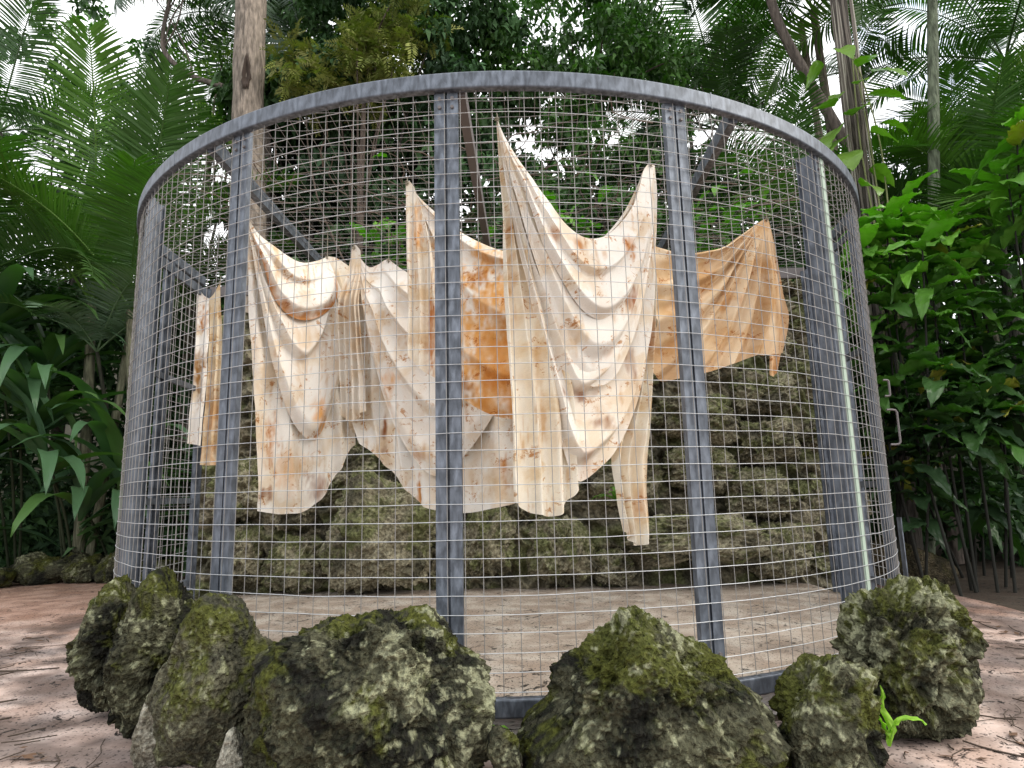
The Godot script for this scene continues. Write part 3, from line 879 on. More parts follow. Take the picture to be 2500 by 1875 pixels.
	obj("drape", sheet(o, dir, {"T": [0.0, 3.83, 0.1, 3.69, 0.21, 3.57, 0.42, 3.38, 0.64, 3.24, 0.88, 3.14], "B": [0.0, 3.83, 0.1, 3.45, 0.16, 3.15, 0.23, 2.54, 0.36, 2.09, 0.48, 1.99, 0.59, 1.92, 0.71, 1.87, 0.85, 1.84], "R": [0.88, 3.14, 0.87, 2.5, 0.85, 1.84],
		"along": [[0.065, 3.3, 0.3]], "curl": 0.04, "tea": 0.35, "tint": lin(0.95, 0.91, 0.86),
		"stains": [[0.70, 2.35, 0.55, 1.05, lin(0.88, 0.55, 0.24), 0.9], [0.68, 2.40, 0.40, 0.85, orange, 1.0], [0.76, 2.2, 0.2, 0.55, lin(0.76, 0.34, 0.10), 0.8], [0.45, 2.1, 0.06, 0.14, brown, 0.8], [0.6, 2.95, 0.12, 0.14, rust, 0.85], [0.43, 2.65, 0.04, 0.1, brown, 0.8]]}, 90, 130, 84), M.cloth1, h)
	obj("tail", sheet(o, dir, {"T": [-0.01, 3.82, 0.02, 3.83, 0.06, 3.78], "L": [-0.01, 3.82, 0.01, 3.01, 0.02, 2.37], "R": [0.06, 3.78, 0.2, 3.3, 0.25, 2.76, 0.26, 2.17], "B": [0.02, 2.37, 0.13, 2.25, 0.26, 2.17], "off": 0.03, "down": [[0.05, 2.4, 0.0]], "tea": 0.5, "tint": lin(0.92, 0.85, 0.74), "stains": [[0.2, 2.55, 0.05, 0.45, lin(0.55, 0.24, 0.10), 0.9], [0.1, 3.4, 0.05, 0.3, orange, 0.8]]}, 50, 120, 85), M.cloth1, h)
	# the largest one
	o = Vector3(-0.16, 0, -4.05)
	dir = Vector2(0.9, -0.44)
	hang_tips = [Vector2(0.0, 3.83), Vector2(1.26, 3.73)]
	h = thing("hanging_sheet", "largest sheet, hung from the tallest peak in one long swag with a trailing end", "sheet", Vector3.ZERO, g)
	obj("drape", sheet(o, dir, {"T": [-0.004, 3.82, 0.003, 3.835, 0.01, 3.82], "L": [-0.004, 3.82, 0.03, 3.25, 0.04, 2.63, 0.06, 1.93, 0.07, 1.24], "B": [0.07, 1.24, 0.15, 1.2, 0.21, 1.17, 0.27, 1.155, 0.38, 1.15, 0.49, 1.26, 0.57, 1.37], "R": [0.01, 3.82, 0.18, 3.31, 0.41, 2.61, 0.56, 1.95, 0.57, 1.37],
		"off": -0.05, "down": [[0.085, 3.6, 1.0]], "tea": 0.6, "tint": lin(0.92, 0.87, 0.76), "stains": [[0.1, 3.1, 0.04, 0.6, lin(0.62, 0.38, 0.17), 0.8], [0.3, 2.0, 0.04, 0.7, ochre, 0.6]]}, 70, 150, 91), M.cloth1, h)
	top = [0.0, 3.83, 0.05, 3.68, 0.12, 3.52, 0.20, 3.38, 0.29, 3.26, 0.46, 3.08, 0.62, 3.02, 0.8, 3.08, 0.99, 3.29, 1.13, 3.53, 1.20, 3.68, 1.26, 3.75, 1.31, 3.74]
	obj("swag", sheet(o, dir, {"T": top, "B": [0.0, 3.83, 0.04, 3.5, 0.09, 3.19, 0.23, 2.59, 0.35, 2.06, 0.46, 1.55, 0.53, 1.38, 0.60, 1.37, 0.71, 1.44, 0.85, 1.56, 0.98, 1.75, 1.09, 1.98, 1.21, 2.42, 1.28, 2.99, 1.32, 3.5, 1.31, 3.74],
		"off": 0.0, "curl": 0.04, "along": [[0.095, 4.0, 0.2]], "tea": 0.4, "tint": lin(0.96, 0.925, 0.87),
		"stains": [[0.55, 1.95, 0.2, 0.05, brown, 0.7], [0.72, 1.75, 0.12, 0.05, brown, 0.6], [1.02, 2.62, 0.06, 0.1, lin(0.40, 0.16, 0.07), 0.85], [0.62, 2.5, 0.1, 0.08, rust, 0.7], [1.0, 2.2, 0.03, 0.3, brown, 0.65], [0.62, 1.5, 0.1, 0.12, rust, 0.6], [0.5, 2.35, 0.2, 0.2, ochre, 0.4], [1.24, 3.3, 0.05, 0.4, ochre, 0.7]]}, 130, 140, 92), M.cloth0, h)
	obj("swag", sheet(o, dir, {"T": top, "B": [0.0, 3.83, 0.05, 3.5, 0.11, 3.25, 0.26, 2.75, 0.42, 2.32, 0.58, 2.05, 0.70, 2.0, 0.85, 2.09, 1.02, 2.38, 1.14, 2.75, 1.22, 3.2, 1.28, 3.55, 1.31, 3.74],
		"off": 0.07, "curl": 0.05, "along": [[0.07, 2.4, 0.1]], "tea": 0.4, "tint": lin(0.96, 0.925, 0.87), "stains": [[0.62, 2.6, 0.14, 0.06, rust, 0.7], [0.95, 2.62, 0.08, 0.12, lin(0.40, 0.16, 0.07), 0.85], [0.5, 2.35, 0.12, 0.12, ochre, 0.6], [0.75, 2.25, 0.1, 0.08, rust, 0.5]]}, 120, 100, 97), M.cloth0, h)
	obj("swag", sheet(o, dir, {"T": top, "B": [0.0, 3.83, 0.06, 3.55, 0.12, 3.35, 0.24, 3.02, 0.38, 2.76, 0.53, 2.54, 0.66, 2.46, 0.77, 2.48, 0.90, 2.60, 1.02, 2.80, 1.13, 3.12, 1.22, 3.45, 1.31, 3.74],
		"off": 0.13, "curl": 0.05, "along": [[0.05, 1.7, 0.1]], "tea": 0.3, "stains": [[0.55, 2.95, 0.05, 0.05, rust, 0.7], [0.95, 3.0, 0.05, 0.06, rust, 0.8], [0.35, 3.0, 0.04, 0.05, rust, 0.7]]}, 120, 70, 93), M.cloth0, h)
	obj("tail", sheet(o, dir, {"T": [1.22, 3.70, 1.28, 3.75, 1.32, 3.73], "L": [1.22, 3.70, 1.19, 2.98, 1.11, 2.27, 0.89, 1.61, 0.9, 1.26, 0.94, 1.02], "B": [0.94, 1.02, 0.98, 0.96, 1.03, 0.92, 1.1, 0.93, 1.15, 0.96], "R": [1.32, 3.73, 1.34, 2.85, 1.26, 2.14, 1.17, 1.48, 1.15, 0.96],
		"off": -0.10, "down": [[0.07, 3.0, 0.0]], "tea": 0.6, "tint": lin(0.92, 0.87, 0.76), "stains": [[1.24, 2.45, 0.05, 0.2, rust, 0.7], [1.08, 1.25, 0.06, 0.1, rust, 0.55]]}, 60, 150, 94), M.cloth1, h)
	# the tan one on the right
	o = Vector3(1.15, 0, -5.4)
	dir = Vector2(0.965, -0.26)
	hang_tips = [Vector2(1.14, 3.74), Vector2(-0.02, 3.4)]
	h = thing("hanging_sheet", "tan-brown sheet drawn up to one corner on the right", "sheet", Vector3.ZERO, g)
	# its folds fan out from the gathered corner: the "top" here is that corner, the "bottom" the three free edges
	obj("drape", sheet(o, dir, {"T": [1.13, 3.745, 1.145, 3.75, 1.16, 3.745], "L": [1.13, 3.745, 1.04, 3.69, 0.81, 3.53, 0.68, 3.44, 0.52, 3.38, 0.24, 3.35, -0.02, 3.4], "B": [-0.02, 3.4, -0.04, 2.78, -0.09, 2.24, 0.34, 2.27, 0.66, 2.36, 0.89, 2.44, 1.05, 2.46, 1.19, 2.48], "R": [1.16, 3.745, 1.22, 3.36, 1.25, 3.01, 1.27, 2.79, 1.19, 2.48],
		"down": [[0.08, 7.0, 0.5], [0.02, 15.0, 0.0]], "rays": Vector2(1.14, 3.74), "tea": 0.3, "tint": lin(0.76, 0.56, 0.37), "stains": [[0.4, 2.6, 0.5, 0.2, lin(0.86, 0.66, 0.42), 0.5], [0.75, 3.1, 0.25, 0.15, lin(0.88, 0.68, 0.45), 0.5], [0.1, 3.15, 0.3, 0.15, lin(0.62, 0.40, 0.20), 0.6], [0.75, 2.9, 0.15, 0.1, lin(0.58, 0.26, 0.11), 0.6], [0.2, 2.4, 0.3, 0.1, lin(0.62, 0.36, 0.15), 0.6]]}, 150, 100, 95), M.cloth1, h)
	hang_tips = []
	var tied := [[1, Vector3(-2.46, 3.80, -5.3)], [1, Vector3(-1.91, 3.59, -5.91)], [2, Vector3(-1.63, 3.66, -5.85)], [2, Vector3(-1.28, 3.49, -5.77)], [3, Vector3(-0.94, 3.82, -4.9)], [4, Vector3(-0.16, 3.82, -4.05)], [4, Vector3(0.98, 3.74, -4.61)], [5, Vector3(2.25, 3.74, -5.7)], [0, Vector3(-3.81, 3.78, -7.1)], [0, Vector3(-3.54, 3.79, -7.1)]]
	for q in tied:
		var holder := get_node("hanging_sheet" if q[0] == 0 else "hanging_sheet_%03d" % q[0])
		var cord := Acc.new()
		var kp: Vector3 = q[1]
		cord.tube(PackedVector3Array([kp - Vector3(0, 0.03, 0), kp + Vector3(0.004, 0.03, 0.003), Vector3(kp.x, maxf(3.87, kp.y + 0.05), kp.z)]), PackedFloat32Array([0.007, 0.004, 0.003]), 6, Color(0.25, 0.22, 0.17))
		for k in 2: cord.tube(PackedVector3Array([kp + Vector3(-0.016, -0.012 + 0.014 * k, 0.012), kp + Vector3(0, -0.008 + 0.014 * k, 0.018), kp + Vector3(0.016, -0.014 + 0.014 * k, 0.01)]), PackedFloat32Array([0.004, 0.005, 0.004]), 6, Color(0.25, 0.22, 0.17))
		obj("tie", cord.mesh(), M.twig, holder)
	obj("tail", sheet(o, dir, {"T": [1.09, 2.85, 1.16, 2.9, 1.25, 2.85], "L": [1.09, 2.85, 1.08, 2.5, 1.07, 2.28], "B": [1.07, 2.28, 1.11, 2.27, 1.15, 2.32], "R": [1.25, 2.85, 1.22, 2.6, 1.15, 2.32], "off": -0.06, "down": [[0.03, 1.5, 0.0]], "tint": lin(0.82, 0.56, 0.34), "tea": 0.3}, 24, 40, 96), M.cloth1, h)

# ---------------------------------------------------------------- leaves
func small_leaf(l: float, w: float, bend := 0.25) -> ArrayMesh:   # along +z, face up
	var acc := Acc.new()
	var b := Vector3.ZERO
	var m := Vector3(0, l * 0.06, l * 0.48)
	var t := Vector3(0, -l * bend, l)
	var p := Vector3(-w / 2, l * 0.1, l * 0.42)
	var q := Vector3(w / 2, l * 0.1, l * 0.42)
	acc.tri(b, p, m); acc.tri(p, t, m); acc.tri(b, m, q); acc.tri(m, t, q)
	return acc.mesh()

func broad_leaf(l: float, w: float, droop: float, fold_: float, seed_: int, wavy := 0.02, variegated := false, point := 1.0) -> ArrayMesh:   # along +z with a stalk
	var acc := Acc.new()
	var nz := noise(seed_, 0.3 * l, 2)
	var P := PackedVector3Array()
	var C := PackedColorArray()
	var nu := 15
	for i in nu:
		var t := float(i) / (nu - 1)
		var half := w / 2 * pow(sin(PI * pow(t, 0.8)), 0.75) * (1.0 - 0.25 * point * t) if i > 0 and i < nu - 1 else 0.004
		var z := l * (t - droop * 0.15 * t * t)
		var y := l * (0.18 * t - droop * t * t)
		for j in 7:
			var s := (j - 3) / 3.0
			var e := nz.get_noise_2d(z * 2, s * l) * wavy * absf(s)
			P.append(Vector3(s * half, y + absf(s) * half * fold_ + e, z))
			var col := Color.WHITE
			if j == 3: col = Color(1.35, 1.3, 1.15)
			else: col = Color.WHITE * (1.0 + 0.10 * sin((t * 9.0 - absf(s) * 1.2) * TAU) + 0.12 * nz.get_noise_2d(z * 5, s * l * 5))
			if variegated: col = col.lerp(Color(2.6, 2.0, 1.6), ss(0.0, 0.25, nz.get_noise_2d(s * l * 2.2 + 3, z * 1.2)))
			C.append(col)
	acc.grid(P, nu, 7, false, false, C)
	return acc.mesh()

func strap_leaf(l: float, w: float, arch: float, seed_: int, fold_ := 0.25) -> ArrayMesh:   # rises along +y and arches over to +z
	var acc := Acc.new()
	var P := PackedVector3Array()
	var C := PackedColorArray()
	var nz := noise(seed_, 0.5, 2)
	var p := Vector3.ZERO
	var a := 0.25
	var n := 12
	for i in n:
		var t := float(i) / (n - 1)
		var half := w / 2 * pow(sin(PI * (0.08 + 0.92 * pow(t, 0.75))), 0.7) if i < n - 1 else 0.002
		var tang := Vector3(0, cos(a), sin(a))
		var nn := Vector3(0, sin(a), -cos(a))
		for j in 5:
			var s := (j - 2) / 2.0
			P.append(p + Vector3(s * half + 0.03 * nz.get_noise_1d(t), 0, 0) + nn * (absf(s) * half * fold_ + 0.015 * nz.get_noise_2d(t * 2, s)))
			C.append(Color(1.2, 1.15, 1.1) if j == 2 else Color.WHITE)
		p += tang * l / (n - 1)
		a += arch / n * (0.5 + t)
	acc.grid(P, n, 5, false, false, C)
	return acc.mesh()

func frond(l: float, arch: float, pairs: int, ll: float, lw: float, vee: float, hang: float, seed_: int, stalk := 0.14) -> ArrayMesh:   # rises along +y, arches to +z
	var acc := Acc.new()
	var r := RandomNumberGenerator.new()
	r.seed = seed_
	var pts := PackedVector3Array()
	var tans := []
	var rad := PackedFloat32Array()
	var p := Vector3.ZERO
	var a := 0.05
	var n := 24
	for i in n + 1:
		var t := float(i) / n
		pts.append(p)
		tans.append(Vector3(0, cos(a), sin(a)))
		rad.append(lerpf(0.022, 0.004, t) * l / 3.0)
		p += tans[i] * l / n
		a += arch / n * (0.4 + 1.2 * t)
	acc.tube(pts, rad, 5, Color(1.2, 1.15, 0.8))
	for k in pairs:
		var t := lerpf(stalk, 0.99, float(k) / (pairs - 1))
		var f := t * n
		var i := mini(int(f), n - 1)
		var base := pts[i].lerp(pts[i + 1], f - i)
		var tang: Vector3 = tans[i]
		var up := Vector3(0, -tang.z, tang.y) * -1.0   # the rachis's upper side
		var len_ := ll * pow(sin(PI * clampf(0.16 + 0.80 * (t - stalk) / (1 - stalk), 0, 1)), 0.6) * r.randf_range(0.92, 1.06)
		for s in [-1.0, 1.0]:
			var side := Vector3(s, 0, 0)
			var sweep := lerpf(0.12, 0.85, pow(t, 1.6)) + r.randf_range(-0.06, 0.06)
			var d := (side * cos(sweep) + tang * sin(sweep) + up * (vee + r.randf_range(-0.08, 0.08))).normalized()
			var wd := d.cross(up).normalized() * lw / 2
			wd = wd.rotated(d, r.randf_range(-0.35, 0.35))
			var prev := base
			var col := Color.WHITE * r.randf_range(0.8, 1.2)
			var q := base
			var dd := d
			var steps := 4
			var hw := 0.35
			for j in steps:
				dd = (dd + Vector3(0, -hang * (j + 1) / steps, 0)).normalized()
				var nq := q + dd * len_ / steps
				var nw: float = [0.95, 1.0, 0.7, 0.05][j]
				acc.quad(q - wd * hw, q + wd * hw, nq + wd * nw, nq - wd * nw, col)
				q = nq
				hw = nw
	return acc.mesh()

func spray(l: float, pairs: int, ll: float, lw: float, seed_: int) -> ArrayMesh:   # a flat feathery twig along +z
	var acc := Acc.new()
	var r := RandomNumberGenerator.new()
	r.seed = seed_
	for k in pairs:
		var t := (k + 1.0) / pairs
		var b := Vector3(0, 0.08 * l * sin(t * PI) - 0.18 * l * t * t, l * t)
		var len_ := ll * (1.0 - 0.6 * t) * r.randf_range(0.8, 1.2)
		for s in [-1.0, 1.0]:
			var d := Vector3(s * 0.8, r.randf_range(-0.25, 0.2), r.randf_range(0.5, 0.9)).normalized()
			var w := Vector3(-d.z, 0, d.x) * lw / 2
			acc.tri(b - w * 0.3, b + d * len_ * 0.5 + w, b + d * len_)
			acc.tri(b - w * 0.3, b + d * len_, b + d * len_ * 0.5 - w)
	return acc.mesh()

func ball() -> Vector3:
	while true:
		var p := Vector3(rng.randf_range(-1, 1), rng.randf_range(-1, 1), rng.randf_range(-1, 1))
		if p.length_squared() <= 1.0:
			return p
	return Vector3.ZERO

func clusters(mid: Vector3, radii: Vector3, n: int, r0: float, r1: float) -> Array:
	var out := []
	for i in n:
		var p := ball()
		p = p.normalized() * pow(p.length(), 0.6)
		out.append([mid + p * radii, rng.randf_range(r0, r1)])
	return out

func scatter(called: String, cl: Array, m: Mesh, mat: Material, n: int, s0: float, s1: float, cols: Array, parent: Node, pitch := 0.3, flat := 0.75) -> MultiMeshInstance3D:
	var xs := []
	var cs := []
	var total := 0.0
	for c in cl: total += c[1] * c[1]
	for c in cl:
		var k := int(n * c[1] * c[1] / total)
		var tone: Color = cols[rng.randi_range(0, cols.size() - 1)]
		var lift := rng.randf_range(0.75, 1.25)
		for i in k:
			var p := ball()
			p = p.normalized() * pow(p.length(), 0.7)
			var at: Vector3 = c[0] + p * Vector3(c[1], c[1] * flat, c[1])
			var b := Basis(Vector3.UP, rng.randf() * TAU) * Basis(Vector3.RIGHT, pitch + rng.randfn(0, 0.55)) * Basis(Vector3.BACK, rng.randfn(0, 0.6))
			xs.append(Transform3D(b.scaled(Vector3.ONE * rng.randf_range(s0, s1)), at))
			var v := lift * rng.randf_range(0.7, 1.3)
			cs.append(Color(tone.r * v, tone.g * v, tone.b * v))
	return many(called, m, mat, xs, cs, parent)

func limb(acc: Acc, a: Vector3, b: Vector3, r0: float, r1: float, bow := 0.15, col := Color(0.2, 0.17, 0.13), sides := 8) -> void:
	var pts := PackedVector3Array()
	var rr := PackedFloat32Array()
	var off := ball() * bow * a.distance_to(b)
	var n := 8
	for i in n + 1:
		var t := float(i) / n
		pts.append(a.lerp(b, t) + off * sin(PI * t) + ball() * r0 * 0.15)
		rr.append(lerpf(r0, r1, t))
	acc.tube(pts, rr, sides, col)

func through(acc: Acc, pts: Array, r0: float, r1: float, col: Color, sides := 10, lump := 0.0) -> void:
	var P := PackedVector3Array()
	var R := PackedFloat32Array()
	var n := 8 * (pts.size() - 1)
	var nz := noise(77 + pts.size(), 0.5, 2)
	for i in n + 1:
		var f := float(i) / 8.0
		var k := mini(int(f), pts.size() - 2)
		var p: Vector3 = pts[k].cubic_interpolate(pts[k + 1], pts[maxi(k - 1, 0)], pts[mini(k + 2, pts.size() - 1)], f - k)
		P.append(p)
		R.append(lerpf(r0, r1, float(i) / n) * (1.0 + lump * nz.get_noise_1d(p.y)))
	acc.tube(P, R, sides, col)

func leafy_tree(called: String, label: String, category: String, group: String, foot: Vector3, trunk: Array, r0: float, r1: float, bark: Color, crowns: Array, leaf: Mesh, mat: Material, cols: Array, s0: float, s1: float, pitch := 0.3, limbs := 10) -> Node3D:
	var t := thing(called, label, category, foot, group)
	var acc := Acc.new()
	var pts := []
	for p in trunk: pts.append(p - foot)
	through(acc, pts, r0, r1, bark, 12, 0.12)
	var cl := []
	var n := 0
	for c in crowns:   # [middle, radii, clusters, smallest, largest, leaves]
		cl.append_array(clusters(c[0] - foot, c[1], c[2], c[3], c[4]))
		n += c[5]
	for i in mini(limbs, cl.size()):
		var from: Vector3 = pts[rng.randi_range(pts.size() / 2, pts.size() - 1)]
		limb(acc, from, cl[i * cl.size() / maxi(limbs, 1)][0], r1 * 0.55, 0.012, 0.12, bark, 6)
	obj("trunk", acc.mesh(), M.bark, t)
	scatter("crown", cl, leaf, mat, n, s0, s1, cols, t, pitch)
	return t

func palm(label: String, group: String, foot: Vector3, stems: Array, fronds: Array, variants: Array, mat_name: String, bark := Color(0.2, 0.19, 0.15), mats: Array = []) -> Node3D:
	# stems: [top, radius]; fronds: [stem number or point, yaw, pitch, scale, spin]
	var t := thing("palm", label, "palm tree", foot, group)
	var tops := []
	for s in stems:
		var acc := Acc.new()
		var top: Vector3 = s[0] - foot
		var low: Vector3 = s[2] - foot if s.size() > 2 else Vector3(top.x * 0.2, -0.05, top.z * 0.2)
		through(acc, [low, low.lerp(top, 0.5) + Vector3(0.05, 0, 0.03), top], s[1], s[1] * 0.75, bark, 8, 0.08)
		obj("trunk", acc.mesh(), M.bark, t)
		tops.append(top)
	var k := 0
	for f in fronds:
		var p: Vector3 = tops[f[0]] if f[0] is int else f[0] - foot
		var b := Basis(Vector3.UP, f[1]) * Basis(Vector3.RIGHT, f[2]) * Basis(Vector3.UP, f[4] if f.size() > 4 else 0.0)
		obj("frond", variants[k % variants.size()], M[mat_name] if mats.is_empty() else mats[k % mats.size()], t, Transform3D(b.scaled(Vector3.ONE * f[3]), p))
		k += 1
	return t

func crown_of(stem: int, n: int, p0: float, p1: float, s0: float, s1: float) -> Array:
	var out := []
	var y := rng.randf() * TAU
	for i in n:
		y += 2.4
		out.append([stem, y + rng.randf_range(-0.2, 0.2), lerpf(p0, p1, float(i) / maxi(n - 1, 1)) + rng.randf_range(-0.1, 0.1), rng.randf_range(s0, s1), rng.randf_range(-0.4, 0.4)])
	return out

func tinted(base: Material, c: Color) -> StandardMaterial3D:
	var m: StandardMaterial3D = base.duplicate()
	m.albedo_color = c.linear_to_srgb()
	return m

func build_plants() -> void:
	var deep := tinted(M.leaf, lin(0.07, 0.145, 0.04))
	var mid := tinted(M.leaf, lin(0.105, 0.21, 0.04))
	var bright := tinted(M.gloss_leaf, lin(0.15, 0.33, 0.035))
	var blue := tinted(M.dull_leaf, lin(0.13, 0.19, 0.13))
	var strap := tinted(M.gloss_leaf, lin(0.075, 0.15, 0.075))
	M.deep = deep; M.mid = mid; M.bright = bright; M.blue = blue
	# ---- palms on the left
	var fa := []
	for i in 4: fa.append(frond(4.0, 0.75 + 0.12 * i, 92, 1.0, 0.036, 0.18, 0.09, 400 + i))
	var fb := []
	for i in 4: fb.append(frond(3.0, 1.2 + 0.2 * i, 70, 0.72, 0.034, 0.3, 0.12, 410 + i))
	var fw := []
	for i in 3: fw.append(frond(3.0, 1.8 + 0.2 * i, 74, 0.9, 0.034, 0.0, 0.45, 420 + i))
	var gl := "feather palms left of the cage"
	palm("tall feather palm whose upright frond stands beside the cage's left edge", gl, Vector3(-7.9, 0, -11.4), [[Vector3(-7.95, 4.9, -11.2), 0.1], [Vector3(-7.4, 4.4, -11.5), 0.08]],
		[[0, 0.3, 0.05, 1.2, 0.1], [0, 1.35, 0.25, 1.05, 0.0], [0, -1.2, 0.35, 1.0, 0.0], [0, 2.6, 0.3, 1.0, 0.2], [1, 1.0, 0.18, 1.12, -0.5], [1, 0.4, 0.55, 0.9, 0.3], [1, -0.5, 0.5, 0.9, 0.0], [1, 2.2, 0.4, 1.0, 0.0], [0, -0.5, 0.6, 0.95, 0.2], [1, 1.5, 0.75, 0.9, 0.0], [0, 3.6, 0.4, 1.0, 0.0]], fa, "mid", Color(0.2, 0.2, 0.13), [mid, deep, mid])
	palm("feather palm leaning over the cage's left shoulder with a frond rising right", gl, Vector3(-6.6, 0, -10.9), [[Vector3(-6.9, 4.6, -10.7), 0.09]],
		[[0, 1.05, 0.2, 1.05, -0.5], [0, 1.5, 0.5, 0.95, 0.3], [0, 0.5, 0.7, 0.8, 0.3], [0, -0.8, 0.5, 0.9, 0.0], [0, 2.4, 0.4, 0.95, 0.0], [0, 1.9, 0.75, 0.8, 0.0]], fa, "deep", Color(0.2, 0.2, 0.13), [deep, mid])
	palm("tall grey-green palm at the top left corner with drooping fronds", gl, Vector3(-10.6, 0, -11.5), [[Vector3(-10.4, 8.6, -11.5), 0.14]], crown_of(0, 11, 0.3, 1.6, 0.9, 1.15), fb, "blue", Color(0.16, 0.15, 0.12), [deep, blue])
	palm("feather palm with broad arching fronds at the left edge, head high", gl, Vector3(-10.0, 0, -10.6), [[Vector3(-9.8, 5.0, -10.5), 0.12], [Vector3(-10.4, 3.6, -10.2), 0.1]], crown_of(0, 9, 0.15, 1.2, 1.0, 1.25) + crown_of(1, 7, 0.3, 1.3, 0.9, 1.1), fb, "blue", Color(0.14, 0.13, 0.1), [blue, deep, deep])
	palm("low silver-green palm whose fronds reach across at the cage's left side", gl, Vector3(-7.5, 0, -11.8), [[Vector3(-7.5, 3.9, -10.8), 0.04, Vector3(-7.3, 0, -11.9)]], [[0, 1.5, 0.75, 0.75, 0.2], [0, 0.9, 0.6, 0.8, 0.0], [0, -1.4, 0.7, 0.7, 0.0], [0, 2.3, 0.6, 0.7, 0.0], [0, 0.1, 0.9, 0.6, 0.0]], fb, "blue", Color(0.05, 0.05, 0.035), [tinted(M.dull_leaf, lin(0.13, 0.2, 0.13))])
	palm("pale weeping palm behind the grey trunk", gl, Vector3(-6.3, 0, -13.2), [[Vector3(-6.3, 12.2, -13.2), 0.15]], crown_of(0, 14, 0.7, 1.7, 0.95, 1.2), fw, "blue", Color(0.3, 0.28, 0.24), [blue, tinted(M.dull_leaf, lin(0.15, 0.2, 0.16))])
	# ---- palms on the right
	var gr := "feather palms behind the shrubs on the right"
	palm("slim smooth-trunked palm rising behind the broad-leaved shrubs", gr, Vector3(6.1, 0, -10.5), [[Vector3(7.55, 10.6, -10.5), 0.11, Vector3(6.1, 0, -10.5)]], crown_of(0, 10, 0.3, 1.4, 1.0, 1.2), fb, "mid", Color(0.19, 0.22, 0.15), [deep, mid])
	palm("large yellow-tinged palm filling the upper right corner", gr, Vector3(9.0, 0, -12.0), [[Vector3(9.1, 7.4, -12.0), 0.1], [Vector3(8.2, 6.6, -11.6), 0.09]], crown_of(0, 13, 0.1, 1.2, 0.85, 1.05) + crown_of(1, 12, 0.15, 1.2, 0.75, 0.95), fb, "mid", Color(0.2, 0.2, 0.14), [mid, deep, tinted(M.leaf, lin(0.13, 0.23, 0.03))])
	palm("blue-green palm against the sky at the right edge", gr, Vector3(10.6, 0, -13.0), [[Vector3(10.6, 10.3, -13.0), 0.12]], crown_of(0, 12, 0.2, 1.4, 1.0, 1.3), fb, "blue", Color(0.2, 0.18, 0.15), [blue, deep])
	palm("dark palm between the leaning trunk and the vine-covered trunk", gr, Vector3(5.0, 0, -11.6), [[Vector3(5.0, 6.1, -11.6), 0.09]], crown_of(0, 12, 0.2, 1.2, 0.75, 0.95), fb, "deep", Color(0.16, 0.15, 0.12), [deep, mid])
	palm("shaded palm low behind the slim smooth trunk", gr, Vector3(7.2, 0, -11.4), [[Vector3(7.2, 4.9, -11.4), 0.09]], crown_of(0, 13, 0.2, 1.3, 0.85, 1.05), fb, "deep", Color(0.16, 0.15, 0.12), [deep])
	palm("pale sunlit palm far behind the cage's right shoulder", gr, Vector3(5.2, 0, -15.5), [[Vector3(5.2, 10.4, -15.5), 0.12]], crown_of(0, 14, 0.1, 1.3, 0.9, 1.2), fa, "blue", Color(0.25, 0.22, 0.18), [blue, mid])
	palm("tall palm whose dark crown meets the top edge right of centre", gr, Vector3(6.6, 0, -12.6), [[Vector3(6.4, 11.4, -12.6), 0.11], [Vector3(6.0, 11.0, -12.4), 0.09]], crown_of(0, 12, 0.4, 1.6, 0.8, 1.0), fb, "deep", Color(0.2, 0.17, 0.13), [deep])
	palm("dark-fronded palm right behind the tallest shrub", gr, Vector3(8.2, 0, -10.8), [[Vector3(8.2, 5.6, -10.8), 0.09]], crown_of(0, 14, 0.1, 1.2, 0.9, 1.1), fb, "deep", Color(0.1, 0.1, 0.08), [deep, mid])
	palm("upright yellow-green palm frond cluster at the right edge", gr, Vector3(8.6, 0, -11.6), [[Vector3(8.7, 5.9, -11.5), 0.07]], [[0, 0.2, 0.0, 0.75, 0.2], [0, 1.3, 0.3, 0.7, 0.0], [0, -1.2, 0.3, 0.7, 0.0], [0, 2.6, 0.3, 0.7, 0.0], [0, 0.6, 0.5, 0.6, 0.0]], fa, "mid", Color(0.1, 0.1, 0.08), [tinted(M.leaf, lin(0.14, 0.25, 0.04)), mid])
	# ---- trees
	var l1 := small_leaf(0.2, 0.085, 0.3)
	var l2 := small_leaf(0.13, 0.06, 0.2)
	var l3 := small_leaf(0.3, 0.13, 0.3)
	var sp := spray(0.34, 9, 0.16, 0.03, 5)
	var dk := [lin(0.04, 0.085, 0.035), lin(0.06, 0.12, 0.048), lin(0.035, 0.068, 0.034), lin(0.08, 0.145, 0.062)]
	var gm := [lin(0.075, 0.17, 0.04), lin(0.10, 0.21, 0.05), lin(0.06, 0.125, 0.04)]
	var yg := [lin(0.18, 0.30, 0.05), lin(0.14, 0.27, 0.05), lin(0.22, 0.34, 0.07)]
	var grey := Color(0.30, 0.25, 0.20)
	var big := leafy_tree("tree", "thick grey-brown trunk with a dark scar, rising behind the cage's left side", "tree", "", Vector3(-4.75, 0, -10.6), [Vector3(-4.75, -0.1, -10.6), Vector3(-4.78, 5.0, -10.6), Vector3(-4.95, 8.6, -10.6), Vector3(-5.1, 13.5, -10.8)], 0.32, 0.25, grey,
		[[Vector3(-4.6, 13.6, -11.5), Vector3(2.6, 1.0, 2.2), 16, 0.5, 0.9, 3500]], l1, M.dull_leaf, gm, 0.8, 1.3, 0.4, 0)
	var scar := Acc.new()
	var sp_ := PackedVector3Array()
	var sn_ := noise(95, 0.4, 3)
